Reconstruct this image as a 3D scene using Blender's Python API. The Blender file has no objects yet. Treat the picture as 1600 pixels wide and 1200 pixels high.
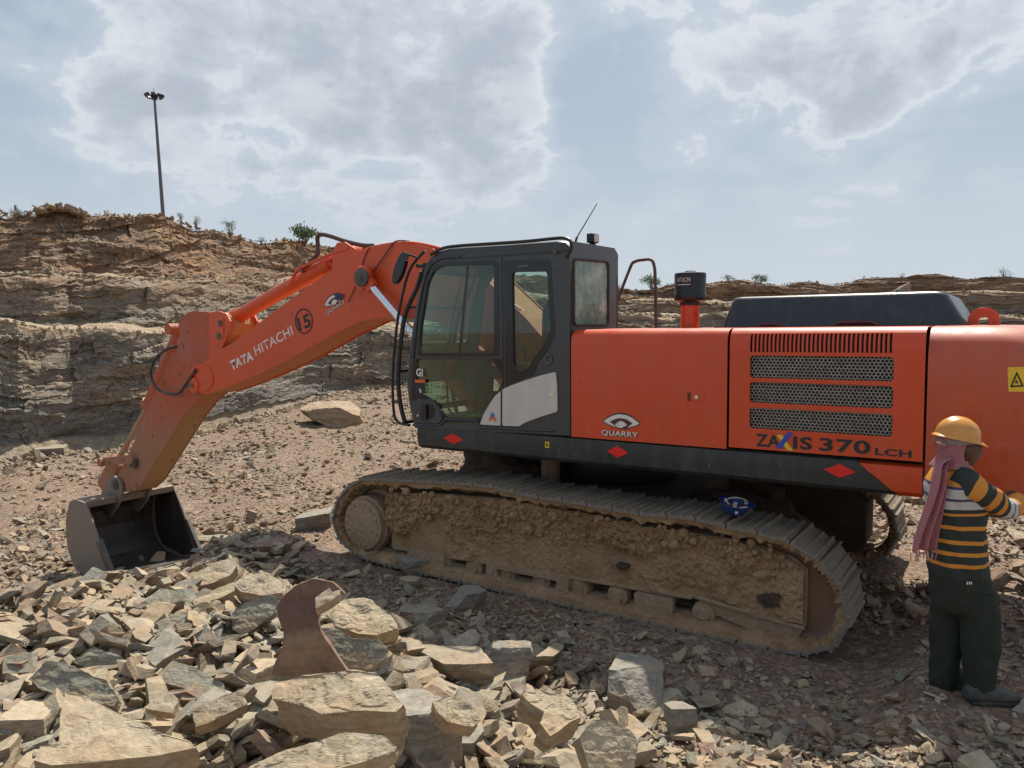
import bpy, bmesh, math, random
import numpy as np
from mathutils import Vector, Matrix
from mathutils.geometry import tessellate_polygon
R_=math.radians
sc=bpy.context.scene
# ---------------- camera, sky, sun, exposure ----------------
CAMZ=2.37; F=1202.0
PITCH=R_(-4.0); ROLL=R_(0.5)
cam=bpy.data.cameras.new('camera'); camo=bpy.data.objects.new('camera',cam); sc.collection.objects.link(camo)
cam.sensor_width=36; cam.lens=F/1600*36; cam.clip_start=.05; cam.clip_end=3000
camo.matrix_world=Matrix.Translation((0,0,CAMZ))@Matrix.Rotation(math.pi/2+PITCH,4,'X')@Matrix.Rotation(-ROLL,4,'Z')
sc.camera=camo
SUN_AZ=R_(22); SUN_EL=R_(54)
EXPO=0.45
SKYK=.95
world=bpy.data.worlds.new('World'); sc.world=world; world.use_nodes=True
sc.view_settings.view_transform='Standard'; sc.view_settings.look='None'; sc.view_settings.gamma=1; sc.view_settings.use_curve_mapping=False
sc.view_settings.exposure=EXPO
sd=bpy.data.lights.new('sun','SUN'); sd.energy=4.7; sd.angle=R_(.6); sd.color=(1,.93,.80)
so=bpy.data.objects.new('sun',sd); sc.collection.objects.link(so)
sdir=Vector((math.sin(SUN_AZ)*math.cos(SUN_EL),math.cos(SUN_AZ)*math.cos(SUN_EL),math.sin(SUN_EL)))
so.rotation_euler=sdir.to_track_quat('Z','Y').to_euler()
sc.cycles.max_bounces=6; sc.cycles.transparent_max_bounces=12

class NT:
    def __init__(s,nt): s.nt=nt; nt.nodes.clear()
    def n(s,t,**k):
        nd=s.nt.nodes.new(t)
        for a,b in k.items():
            if a.startswith('i_'):
                key=a[2:]; key=int(key) if key.isdigit() else key
                nd.inputs[key].default_value=b
            else: setattr(nd,a,b)
        return nd
    def l(s,a,b): s.nt.links.new(a,b)
    def math(s,op,a,b=None,clamp=False):
        nd=s.nt.nodes.new('ShaderNodeMath'); nd.operation=op; nd.use_clamp=clamp
        for i,v in enumerate((a,b)):
            if v is None: continue
            if isinstance(v,(int,float)): nd.inputs[i].default_value=v
            else: s.l(v,nd.inputs[i])
        return nd.outputs[0]
    def mix(s,f,a,b,mode='MIX'):
        nd=s.nt.nodes.new('ShaderNodeMix'); nd.data_type='RGBA'; nd.blend_type=mode
        for i,v in ((0,f),(6,a),(7,b)):
            if isinstance(v,(int,float)): nd.inputs[i].default_value=v
            elif isinstance(v,(tuple,list)): nd.inputs[i].default_value=(*v[:3],1)
            else: s.l(v,nd.inputs[i])
        return nd.outputs[2]
    def mr(s,v,a,b,c=0,d=1,smooth=True):
        nd=s.nt.nodes.new('ShaderNodeMapRange'); nd.interpolation_type='SMOOTHSTEP' if smooth else 'LINEAR'
        s.l(v,nd.inputs[0])
        for i,x in enumerate((a,b,c,d)): nd.inputs[i+1].default_value=x
        return nd.outputs[0]
    def noise(s,vec,scale,detail=3,rough=.55,dist=0):
        nd=s.n('ShaderNodeTexNoise'); nd.inputs['Scale'].default_value=scale; nd.inputs['Detail'].default_value=detail
        nd.inputs['Roughness'].default_value=rough; nd.inputs['Distortion'].default_value=dist
        s.l(vec,nd.inputs['Vector']); return nd.outputs['Fac']
    def vor(s,vec,scale,out='Distance',feature='F1'):
        nd=s.n('ShaderNodeTexVoronoi'); nd.feature=feature; nd.inputs['Scale'].default_value=scale
        s.l(vec,nd.inputs['Vector']); return nd.outputs[out]
    def mapv(s,vec,scale,loc=(0,0,0),rot=(0,0,0)):
        nd=s.n('ShaderNodeMapping'); nd.inputs['Scale'].default_value=scale; nd.inputs['Location'].default_value=loc; nd.inputs['Rotation'].default_value=rot
        s.l(vec,nd.inputs['Vector']); return nd.outputs[0]
    def ramp(s,v,stops,mode='LINEAR'):
        nd=s.n('ShaderNodeValToRGB'); cr=nd.color_ramp; cr.interpolation=mode
        while len(cr.elements)>1: cr.elements.remove(cr.elements[-1])
        cr.elements[0].position=stops[0][0]; cr.elements[0].color=(*stops[0][1],1)
        for p,c in stops[1:]:
            e=cr.elements.new(p); e.color=(*c,1)
        s.l(v,nd.inputs[0]); return nd.outputs[0]

# cameras' rays used to lay things out at a chosen real depth
Rm=(Matrix.Rotation(math.pi/2+PITCH,3,'X')@Matrix.Rotation(-ROLL,3,'Z'))
def ray(x,y): return Rm@Vector(((x-800)/F,(600-y)/F,-1))
CP=Vector((0,0,CAMZ))
def at(x,y,Y):
    d=ray(x,y); return CP+d*(Y/d.y)

def build_sky():
    t=NT(world.node_tree)
    tc=t.n('ShaderNodeTexCoord').outputs['Generated']
    sky=t.n('ShaderNodeTexSky'); sky.sky_type='NISHITA'; sky.sun_disc=False
    sky.sun_elevation=SUN_EL; sky.sun_rotation=SUN_AZ; sky.air_density=1.3; sky.dust_density=3.0; sky.ozone_density=1.2
    b1=t.n('ShaderNodeBackground'); b1.inputs[1].default_value=.07
    hs=t.n('ShaderNodeHueSaturation'); hs.inputs['Saturation'].default_value=.72; t.l(sky.outputs[0],hs.inputs['Color'])
    t.l(hs.outputs[0],b1.inputs[0])
    sep=t.n('ShaderNodeSeparateXYZ'); t.l(tc,sep.inputs[0])
    z=t.math('MAXIMUM',sep.outputs[2],0.0)
    zz=t.math('ADD',z,.16)
    cx=t.math('DIVIDE',sep.outputs[0],zz); cy=t.math('DIVIDE',sep.outputs[1],zz)
    cb=t.n('ShaderNodeCombineXYZ'); t.l(cx,cb.inputs[0]); t.l(cy,cb.inputs[1])
    v=cb.outputs[0]
    dv=t.mapv(tc,(1,1,1.5)); na=t.noise(v,1.7,4,.55,.4); nb=t.noise(dv,7.5,10,.62,.25); n1=t.math('ADD',t.math('MULTIPLY',na,.45),t.math('MULTIPLY',nb,.55)); n2=t.noise(v,.8,3,.5)
    # big cloud masses, as directions on the dome
    tot=None
    for px,py,rad,w in ((640,90,.26,.26),(380,110,.26,.20),(160,70,.16,.20),(790,110,.10,.16),(1090,10,.17,.26),(1340,100,.13,.20),(1190,150,.07,.16),(1330,150,.07,.12),(1560,40,.16,.20),(940,150,.11,-.20),(60,250,.16,-.10),(1440,60,.08,-.12),(1000,60,.05,-.08),
                        (640,290,.30,.12),(800,250,.16,.12),(1300,270,.14,.08),(1100,260,.10,.06),(1480,250,.12,-.02),(250,230,.2,.10),(470,190,.08,-.08),(100,20,.08,-.16)):
        d=ray(px,py).normalized()
        dn=t.n('ShaderNodeVectorMath',operation='DISTANCE'); t.l(tc,dn.inputs[0]); dn.inputs[1].default_value=d
        m=t.mr(dn.outputs['Value'],rad,rad*.2,0,w)
        tot=m if tot is None else t.math('ADD',tot,m)
    dens=t.math('ADD',t.math('ADD',t.math('MULTIPLY',n1,1.7),-.335),t.math('MULTIPLY',tot,.85))
    cov=t.math('ADD',t.mr(dens,.63,.74,0,.50),t.mr(dens,.42,.66,0,.45)); thick=t.mr(dens,.70,.95)
    shade=t.noise(t.mapv(dv,(1,1,1),loc=(.03,.02,.04)),9,9,.62,.2)
    edge=t.math('MULTIPLY',t.mr(dens,.65,.70),t.mr(dens,.80,.70))
    ccol=t.mix(thick,(.50,.545,.60),(.365,.405,.46))
    ccol=t.mix(t.mr(shade,.44,.66,0,.6),ccol,(.60,.625,.65))
    ccol=t.mix(t.math('MULTIPLY',edge,.55),ccol,(.64,.655,.67))
    b2=t.n('ShaderNodeBackground'); b2.inputs[1].default_value=SKYK; t.l(ccol,b2.inputs[0])
    # milky haze near the horizon
    b3=t.n('ShaderNodeBackground'); hz=t.mix(t.mr(z,.0,.34),(.465,.52,.57),(.30,.375,.475)); t.l(hz,b3.inputs[0]); b3.inputs[1].default_value=SKYK
    m0=t.n('ShaderNodeMixShader'); t.l(t.mr(z,.0,.42,.97,.80),m0.inputs[0]); t.l(b1.outputs[0],m0.inputs[1]); t.l(b3.outputs[0],m0.inputs[2])
    covf=t.math('MULTIPLY',cov,t.mr(z,.03,.26,.20,.92))
    m1=t.n('ShaderNodeMixShader'); t.l(covf,m1.inputs[0]); t.l(m0.outputs[0],m1.inputs[1]); t.l(b2.outputs[0],m1.inputs[2])
    out=t.n('ShaderNodeOutputWorld'); t.l(m1.outputs[0],out.inputs[0])
build_sky()

# ---------------- helpers ----------------
COL=sc.collection
def tag(o,label=None,cat=None,group=None,kind=None):
    if label: o['label']=label
    if cat: o['category']=cat
    if group: o['group']=group
    if kind: o['kind']=kind
    return o
def empty(name,loc=(0,0,0),rz=0):
    o=bpy.data.objects.new(name,None); COL.objects.link(o); o.location=loc; o.rotation_euler=(0,0,rz); o.empty_display_size=.2; return o
def mesh_obj(name,v,f,m=None,parent=None,smooth=False,attrs=None):
    me=bpy.data.meshes.new(name)
    if isinstance(v,np.ndarray) and isinstance(f,np.ndarray):
        k=f.shape[1]; nf=len(f)
        me.vertices.add(len(v)); me.vertices.foreach_set('co',v.astype(np.float32).ravel())
        me.loops.add(nf*k); me.loops.foreach_set('vertex_index',f.astype(np.int32).ravel())
        me.polygons.add(nf); me.polygons.foreach_set('loop_start',np.arange(0,nf*k,k,dtype=np.int32)); me.polygons.foreach_set('loop_total',np.full(nf,k,dtype=np.int32))
        me.update(calc_edges=True); me.validate()
    else:
        me.from_pydata([tuple(p) for p in v],[],[tuple(q) for q in f]); me.update()
    if attrs:
        for k2,a in attrs.items():
            at_=me.attributes.new(k2,'FLOAT','POINT'); at_.data.foreach_set('value',np.asarray(a,dtype=np.float32))
    me.polygons.foreach_set('use_smooth',[bool(smooth)]*len(me.polygons))
    if m: me.materials.append(m)
    o=bpy.data.objects.new(name,me); COL.objects.link(o)
    if parent: o.parent=parent
    return o
def bevel(o,w,seg=2,ang=30):
    b=o.modifiers.new('b','BEVEL'); b.width=w; b.segments=seg; b.limit_method='ANGLE'; b.angle_limit=R_(ang); return o
def catmull(pts,n=6,closed=False):
    P=[Vector(p) for p in pts]; out=[]; N=len(P)
    for i in range(N if closed else N-1):
        if closed: a,b,c,d=P[i-1],P[i],P[(i+1)%N],P[(i+2)%N]
        else: a,b,c,d=P[max(i-1,0)],P[i],P[i+1],P[min(i+2,N-1)]
        for k in range(n):
            t=k/n; out.append(.5*((2*b)+(c-a)*t+(2*a-5*b+4*c-d)*t*t+(3*b-a-3*c+d)*t**3))
    if not closed: out.append(P[-1])
    return out
class MB:
    def __init__(s): s.v=[]; s.f=[]
    def add(s,v,f):
        b=len(s.v); s.v+= [tuple(p) for p in v]; s.f+=[tuple(i+b for i in q) for q in f]; return s
    def box(s,x0,x1,y0,y1,z0,z1,M=None):
        v=[Vector((x,y,z)) for x in (x0,x1) for y in (y0,y1) for z in (z0,z1)]
        if M: v=[M@p for p in v]
        return s.add(v,[(0,1,3,2),(4,6,7,5),(0,4,5,1),(2,3,7,6),(0,2,6,4),(1,5,7,3)])
    def bar(s,p0,p1,w,h,up=(0,0,1)):
        p0=Vector(p0);p1=Vector(p1); d=(p1-p0); L=d.length; d.normalize(); u=Vector(up); r=d.cross(u)
        if r.length<1e-4: r=d.cross(Vector((1,0,0)))
        r.normalize(); u=r.cross(d)
        v=[p0+d*a*L+r*b*w/2+u*c*h/2 for a in (0,1) for b in (-1,1) for c in (-1,1)]
        return s.add(v,[(0,1,3,2),(4,6,7,5),(0,4,5,1),(2,3,7,6),(0,2,6,4),(1,5,7,3)])
    def cyl(s,p0,p1,r,n=20,r2=None,caps=True):
        r2=r if r2 is None else r2
        p0=Vector(p0);p1=Vector(p1); d=(p1-p0).normalized(); a=d.orthogonal().normalized(); b=d.cross(a)
        v=[];f=[]
        for p,rr in ((p0,r),(p1,r2)):
            for i in range(n):
                t=2*math.pi*i/n; v.append(p+a*math.cos(t)*rr+b*math.sin(t)*rr)
        for i in range(n):
            j=(i+1)%n; f.append((i,j,n+j,n+i))
        if caps: f+= [tuple(range(n-1,-1,-1)),tuple(range(n,2*n))]
        return s.add(v,f)
    def tube(s,pts,r,n=8,closed=False,caps=True):
        P=[Vector(p) for p in pts]; N=len(P); v=[];f=[]; prev=None
        rs=r if isinstance(r,(list,tuple)) else [r]*N
        for i,p in enumerate(P):
            if closed: d=(P[(i+1)%N]-P[i-1])
            else: d=P[min(i+1,N-1)]-P[max(i-1,0)]
            d.normalize()
            if prev is None: a=d.orthogonal().normalized()
            else:
                a=prev-d*prev.dot(d); a.normalize()
            prev=a; b=d.cross(a)
            for k in range(n):
                t=2*math.pi*k/n; v.append(p+a*math.cos(t)*rs[i]+b*math.sin(t)*rs[i])
        for i in range(N if closed else N-1):
            for k in range(n):
                a0=i*n+k; a1=i*n+(k+1)%n; j=(i+1)%N; f.append((a0,a1,j*n+(k+1)%n,j*n+k))
        if caps and not closed: f+=[tuple(range(n-1,-1,-1)),tuple(range((N-1)*n,N*n))]
        return s.add(v,f)
    def lathe(s,prof,c,axis=(0,0,1),n=28):
        ax=Vector(axis).normalized(); a=ax.orthogonal().normalized(); b=ax.cross(a); c=Vector(c); v=[];f=[]
        for r,h in prof:
            for k in range(n):
                t=2*math.pi*k/n; v.append(c+ax*h+a*math.cos(t)*r+b*math.sin(t)*r)
        for i in range(len(prof)-1):
            for k in range(n):
                f.append((i*n+k,i*n+(k+1)%n,(i+1)*n+(k+1)%n,(i+1)*n+k))
        return s.add(v,f)
    def prism(s,outer,holes=(),a=0,b=1,fn=None):
        """outer: 2D points; extruded between offsets a and b; fn(u,v,w)->3D"""
        fn=fn or (lambda u,v,w:(u,w,v))
        loops=[list(outer)]+[list(h) for h in holes]
        tris=tessellate_polygon([[Vector((p[0],p[1],0)) for p in L] for L in loops])
        flat=[p for L in loops for p in L]; n=len(flat)
        v=[fn(p[0],p[1],a) for p in flat]+[fn(p[0],p[1],b) for p in flat]
        f=[(t[0],t[1],t[2]) for t in tris]+[(t[2]+n,t[1]+n,t[0]+n) for t in tris]
        base=0
        for L in loops:
            m=len(L)
            for i in range(m):
                j=(i+1)%m; f.append((base+i,base+j,base+j+n,base+i+n))
            base+=m
        return s.add(v,f)
    def build(s,name,m,parent=None,smooth=False,bev=0,seg=2,autosmooth=True):
        o=mesh_obj(name,s.v,s.f,m,parent)
        bm=bmesh.new(); bm.from_mesh(o.data); bmesh.ops.recalc_face_normals(bm,faces=bm.faces)
        if smooth:
            for e in bm.edges:
                if len(e.link_faces)==2 and e.calc_face_angle(0)>R_(38): e.smooth=False
            for q in bm.faces: q.smooth=True
        bm.to_mesh(o.data); bm.free()
        if bev: bevel(o,bev,seg)
        return o
def ngon2d(c,rx,rz,n=32,a0=0,a1=2*math.pi):
    return [(c[0]+rx*math.cos(a0+(a1-a0)*i/n),c[1]+rz*math.sin(a0+(a1-a0)*i/n)) for i in range(n)]
def roundpoly(pts,r,n=4):
    out=[];N=len(pts)
    for i in range(N):
        p=Vector(pts[i]);a=Vector(pts[i-1])-p;b=Vector(pts[(i+1)%N])-p
        ra=min(r,a.length*.45,b.length*.45); A=p+a.normalized()*ra;B=p+b.normalized()*ra
        for k in range(n+1):
            t=k/n; out.append(tuple(A*(1-t)**2+p*2*t*(1-t)+B*t*t))
    return out
# value noise on numpy arrays
def _h(x,y,z,s):
    n=(x.astype(np.int64)*374761393+y.astype(np.int64)*668265263+z.astype(np.int64)*1274126177+s*362437)&0xffffffff
    n=((n^(n>>13))*1274126177)&0xffffffff; n=((n^(n>>16))*2246822519)&0xffffffff
    return ((n^(n>>15))&0xffff)/65535.0
def vn(x,y,z=None,s=0):
    x=np.asarray(x,float);y=np.asarray(y,float);z=np.zeros_like(x) if z is None else np.asarray(z,float)
    xi=np.floor(x);yi=np.floor(y);zi=np.floor(z); fx=x-xi;fy=y-yi;fz=z-zi
    fx=fx*fx*(3-2*fx);fy=fy*fy*(3-2*fy);fz=fz*fz*(3-2*fz); r=0
    for a in (0,1):
        for b in (0,1):
            for c in (0,1):
                r=r+_h(xi+a,yi+b,zi+c,s)*(fx if a else 1-fx)*(fy if b else 1-fy)*(fz if c else 1-fz)
    return r*2-1
def fbm(x,y,z=None,s=0,o=4,g=.5):
    r=0;a=1;t=0;k=1
    for i in range(o):
        r=r+a*vn(np.asarray(x)*k,np.asarray(y)*k,None if z is None else np.asarray(z)*k,s+i*17); t+=a; a*=g; k*=2.03
    return r/t
def worley(x,y,s=0):
    xi=np.floor(x);yi=np.floor(y); d=np.full(np.shape(x),9.)
    for a in (-1,0,1):
        for b in (-1,0,1):
            px=xi+a+_h(xi+a,yi+b,xi*0,s);py=yi+b+_h(xi+a,yi+b,xi*0,s+5)
            d=np.minimum(d,np.hypot(x-px,y-py))
    return d
def sstep(a,b,x):
    t=np.clip((np.asarray(x,float)-a)/(b-a),0,1); return t*t*(3-2*t)

# excavator frame: local +x = machine front, +y = its left side (towards the camera)
TH=R_(146.4); MO=Vector((1.141,8.255,0)); MR=Matrix.Rotation(TH,3,'Z'); MRI=MR.transposed()
def on(x,y,ax,val):
    o=MRI@(CP-MO); d=MRI@ray(x,y); return o+d*((val-o[ax])/d[ax])
def S(x,y,pl=1.5):
    p=on(x,y,1,pl); return (p.x,p.z)
def SS(pts,pl=1.5): return [S(a,b,pl) for a,b in pts]

# ---------------- materials ----------------
def principled(t,col,rough=.6,metal=0,**k):
    p=t.n('ShaderNodeBsdfPrincipled')
    if isinstance(col,(tuple,list)): p.inputs['Base Color'].default_value=(*col[:3],1)
    else: t.l(col,p.inputs['Base Color'])
    if isinstance(rough,(int,float)): p.inputs['Roughness'].default_value=rough
    else: t.l(rough,p.inputs['Roughness'])
    p.inputs['Metallic'].default_value=metal
    for a,b in k.items(): p.inputs[a].default_value=b
    return p
def newmat(name):
    m=bpy.data.materials.new(name); m.use_nodes=True; return m,NT(m.node_tree)
def fin(t,p,bump=None,strength=.3,dist=.01):
    if bump is not None:
        b=t.n('ShaderNodeBump'); b.inputs['Strength'].default_value=strength; b.inputs['Distance'].default_value=dist
        t.l(bump,b.inputs['Height']); t.l(b.outputs[0],p.inputs['Normal'])
    o=t.n('ShaderNodeOutputMaterial'); t.l(p.outputs[0],o.inputs[0])
def paint(name,base,rough=.35,dust=.3,dcol=(.36,.27,.18),low=.0,coat=0,chips=0,spots=0,metal=0,fade=0):
    m,t=newmat(name); oc=t.n('ShaderNodeTexCoord').outputs['Object']
    n1=t.noise(oc,1.3,5,.6); n2=t.noise(oc,9,6,.65); n3=t.noise(t.mapv(oc,(9,9,.9)),1.6,4,.6)
    col=t.mix(t.mr(n1,.3,.7,0,.35),base,tuple(c*.78 for c in base))
    if fade: col=t.mix(t.mr(n1,.4,.75,0,fade),col,tuple(c*.6+.12 for c in base))
    geo=t.n('ShaderNodeNewGeometry'); sp=t.n('ShaderNodeSeparateXYZ'); t.l(geo.outputs['Normal'],sp.inputs[0])
    up=t.mr(sp.outputs[2],.3,.95,0,min(1,dust*1.3))
    dm=t.math('MULTIPLY',t.mr(t.math('ADD',t.math('MULTIPLY',n2,.5),t.math('MULTIPLY',n3,.5)),.42,.66),dust)
    if low:
        so_=t.n('ShaderNodeSeparateXYZ'); t.l(oc,so_.inputs[0])
        lm=t.mr(t.math('ADD',so_.outputs[2],t.math('MULTIPLY',n1,.7)),low+.55,low-.35,0,.85); dm=t.math('MAXIMUM',dm,lm)
    dm=t.math('MAXIMUM',dm,t.math('MULTIPLY',up,t.mr(n2,.25,.6)))
    col=t.mix(dm,col,dcol)
    if chips:
        ch=t.mr(t.noise(t.mapv(oc,(1,1,.55)),12,3,.5),.655,.69,0,chips); col=t.mix(ch,col,(.09,.05,.035))
    if spots:
        ch=t.mr(t.noise(t.mapv(oc,(1,1,.35)),60,2,.5),.70,.76,0,spots); col=t.mix(ch,col,(.34,.29,.2))
    rg=t.math('ADD',t.math('MULTIPLY',dm,.5),t.math('ADD',t.math('MULTIPLY',n2,.15),rough-.05),True)
    p=principled(t,col,rg,metal)
    if coat: p.inputs['Coat Weight'].default_value=coat; p.inputs['Coat Roughness'].default_value=.12
    fin(t,p,n2,.08,.01); return m
def flat(name,col,rough=.6,metal=0,var=.15,sc_=12,bump=.1,**k):
    m,t=newmat(name); oc=t.n('ShaderNodeTexCoord').outputs['Object']; n=t.noise(oc,sc_,5,.6)
    p=principled(t,t.mix(t.mr(n,.3,.7,0,1),tuple(c*(1-var) for c in col),tuple(min(1,c*(1+var)) for c in col)),rough,metal,**k)
    fin(t,p,n,bump,.01); return m
ORANGE=(.64,.058,.006)
M={}
M['orange']=paint('orange_paint',ORANGE,.36,.14,dcol=(.42,.20,.11),coat=.2,chips=.25)
M['orange_boom']=paint('orange_boom_paint',(.66,.075,.010),.42,.16,dcol=(.42,.2,.10),chips=.35,coat=.15)
M['orange_under']=paint('dusty_orange_underside',(.50,.11,.03),.6,.85,dcol=(.50,.27,.13),chips=.3)
M['orange_arm']=paint('orange_arm_paint',(.46,.080,.030),.5,.45,dcol=(.33,.185,.105),low=1.15,chips=.8,fade=.75)
M['arm_under']=paint('dusty_arm_underside',(.45,.13,.04),.7,.9,dcol=(.38,.235,.115),low=1.5,chips=.6)
M['slate']=paint('slate_cab_paint',(.030,.038,.045),.38,.10,dcol=(.16,.15,.13),coat=.3)
M['skirt']=paint('slate_skirt_paint',(.024,.030,.033),.42,.28,dcol=(.13,.12,.1),low=1.02,spots=.8)
M['black']=flat('black_plastic',(.012,.013,.015),.45)
M['gloss']=flat('glossy_black',(.010,.012,.015),.12)
M['hood']=paint('black_engine_hood',(.012,.018,.023),.33,.12,dcol=(.14,.14,.13),coat=.2)
M['chrome']=flat('chrome',(.75,.77,.8),.12,1,.05,4,0)
M['steel']=paint('worn_steel',(.10,.095,.09),.5,.35,dcol=(.3,.25,.19),metal=.5)
M['grille']=flat('grille_metal',(.34,.32,.29),.45,.7,.3,30)
M['white']=paint('pale_panel',(.62,.58,.53),.45,.28,dcol=(.45,.36,.26))
M['decal_w']=flat('white_lettering',(.72,.69,.64),.5)
M['decal_k']=flat('dark_lettering',(.014,.016,.022),.5)
M['decal_y']=flat('yellow_lettering',(.8,.55,.05),.5)
M['decal_b']=flat('blue_lettering',(.02,.06,.45),.5)
M['decal_n']=flat('maroon_emblem',(.09,.02,.02),.5)
M['decal_g']=flat('blue_arrow',(.01,.16,.5),.5)
M['orange_decal']=flat('orange_decal',(.7,.12,.02),.5)
M['red']=flat('red_reflector',(.75,.008,.008),.3,0,.1,80)
M['yellow']=flat('yellow_sticker',(.75,.5,.03),.5)
M['rubber']=paint('dusty_rubber',(.02,.02,.02),.6,.35,dcol=(.2,.15,.1))
M['seat']=flat('seat_cloth',(.10,.085,.075),.9,0,.3,25,.3)
M['green']=flat('green_mat',(.04,.22,.12),.7,0,.4,14,.2)
M['lens']=flat('lamp_lens',(.55,.52,.42),.15)
M['bin']=paint('bucket_steel',(.20,.185,.175),.42,.75,dcol=(.30,.235,.175),metal=.35,chips=.5,fade=.3,low=-1.35)
M['bin_in']=paint('bucket_inner_steel',(.05,.05,.05),.35,.5,dcol=(.14,.12,.10),metal=.5,spots=.6)
def mk_glass(name,tint,rough=.02,mixv=.1,dcol=(.3,.28,.22)):
    m,t=newmat(name); tr=t.n('ShaderNodeBsdfTransparent'); tr.inputs[0].default_value=(*tint,1)
    gl=t.n('ShaderNodeBsdfGlossy'); gl.inputs['Roughness'].default_value=rough; gl.inputs[0].default_value=(.9,.95,.95,1)
    fr=t.n('ShaderNodeFresnel'); fr.inputs[0].default_value=1.5
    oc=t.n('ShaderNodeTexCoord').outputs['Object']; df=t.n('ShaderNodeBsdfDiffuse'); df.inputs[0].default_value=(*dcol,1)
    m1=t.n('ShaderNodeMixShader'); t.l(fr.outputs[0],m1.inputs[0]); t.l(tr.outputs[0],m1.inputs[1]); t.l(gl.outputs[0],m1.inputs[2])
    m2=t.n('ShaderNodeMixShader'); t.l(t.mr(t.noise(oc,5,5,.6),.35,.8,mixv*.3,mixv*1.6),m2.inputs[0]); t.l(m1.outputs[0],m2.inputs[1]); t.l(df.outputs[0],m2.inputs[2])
    o=t.n('ShaderNodeOutputMaterial'); t.l(m2.outputs[0],o.inputs[0]); return m
M['glass']=mk_glass('green_tinted_glass',(.66,.88,.80),mixv=.05)
M['glass_r']=mk_glass('sky_tinted_rear_glass',(.66,.88,.80),mixv=.75,dcol=(.36,.56,.48))  # pale green diffuse colour painted in for the sky's reflection
M['glass_d']=mk_glass('side_glass',(.64,.76,.70),mixv=.05)

def mk_rock(name,pal,layer=True,scale=1.0,tex='Object'):
    m,t=newmat(name); oc=t.n('ShaderNodeTexCoord').outputs['Object']
    geo=t.n('ShaderNodeNewGeometry'); oi=t.n('ShaderNodeObjectInfo')
    rnd=t.math('FRACT',t.math('ADD',geo.outputs['Random Per Island'],oi.outputs['Random']))
    base=t.ramp(rnd,[(i/len(pal),c) for i,c in enumerate(pal)],'LINEAR')
    n1=t.noise(oc,3.1*scale,6,.62,.4); n2=t.noise(oc,22*scale,5,.65)
    nn=t.n('ShaderNodeSeparateXYZ'); t.l(t.n('ShaderNodeTexCoord').outputs['Normal'],nn.inputs[0]); side=t.mr(t.math('ABSOLUTE',nn.outputs[2]),.75,.35)
    ly=t.noise(t.mapv(oc,(1.2,1.2,13),rot=(.05,.05,0)),2.2*scale,6,.7,.4); n3=t.noise(oc,8*scale,4,.6)
    col=t.mix(t.mr(n1,.46,.60,0,.42),base,(.43,.28,.15))
    col=t.mix(t.mr(n1,.42,.34,0,.6),col,(.42,.38,.31))
    col=t.mix(t.mr(n2,.35,.7,0,.6),col,t.mix(1,col,(.55,.53,.5),'MULTIPLY'))
    if layer: col=t.mix(t.math('MULTIPLY',t.mr(ly,.45,.6,0,.5),side),col,t.mix(1,col,(.55,.53,.5),'MULTIPLY'))
    col=t.mix(t.mr(n3,.55,.72,0,.4),col,(.30,.27,.215))
    p=principled(t,col,.88)
    h=t.math('ADD',t.math('MULTIPLY',n2,.35),t.math('MULTIPLY',t.math('MULTIPLY',ly,side),1.3 if layer else .3)); h=t.math('ADD',h,t.math('MULTIPLY',n3,.5))
    fin(t,p,h,.75,.03); return m
PAL=[(.38,.305,.21),(.27,.225,.165),(.25,.235,.195),(.43,.35,.245),(.20,.20,.165),(.32,.255,.18),(.24,.165,.12),(.36,.29,.21),(.38,.305,.21)]
PALF=[(.27,.19,.125),(.20,.14,.095),(.21,.175,.135),(.34,.25,.165),(.17,.155,.125),(.24,.155,.10),(.27,.19,.125)]
M['rock']=mk_rock('rock_mixed',PAL)
M['rock_tan']=mk_rock('rock_tan',[(.48,.385,.26),(.44,.36,.26),(.48,.385,.26)])
M['rock_grey']=mk_rock('rock_grey',[(.27,.25,.21),(.31,.28,.235),(.27,.25,.21)])
M['rock_green']=mk_rock('rock_green',[(.27,.255,.195),(.25,.235,.18),(.27,.255,.195)])
M['rock_plain']=mk_rock('rock_plain',[(.17,.095,.065),(.20,.11,.07),(.16,.095,.075)],False,.6)
M['rock_red']=mk_rock('rock_red',[(.22,.13,.10),(.25,.16,.12),(.22,.13,.10)])
M['chips']=mk_rock('rock_chips',PALF,False,2.0)
M['ledge_chips']=mk_rock('ledge_chips',[(.30,.23,.16),(.24,.185,.13),(.36,.29,.21),(.22,.2,.17),(.30,.23,.16)],False,1.0)

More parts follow.
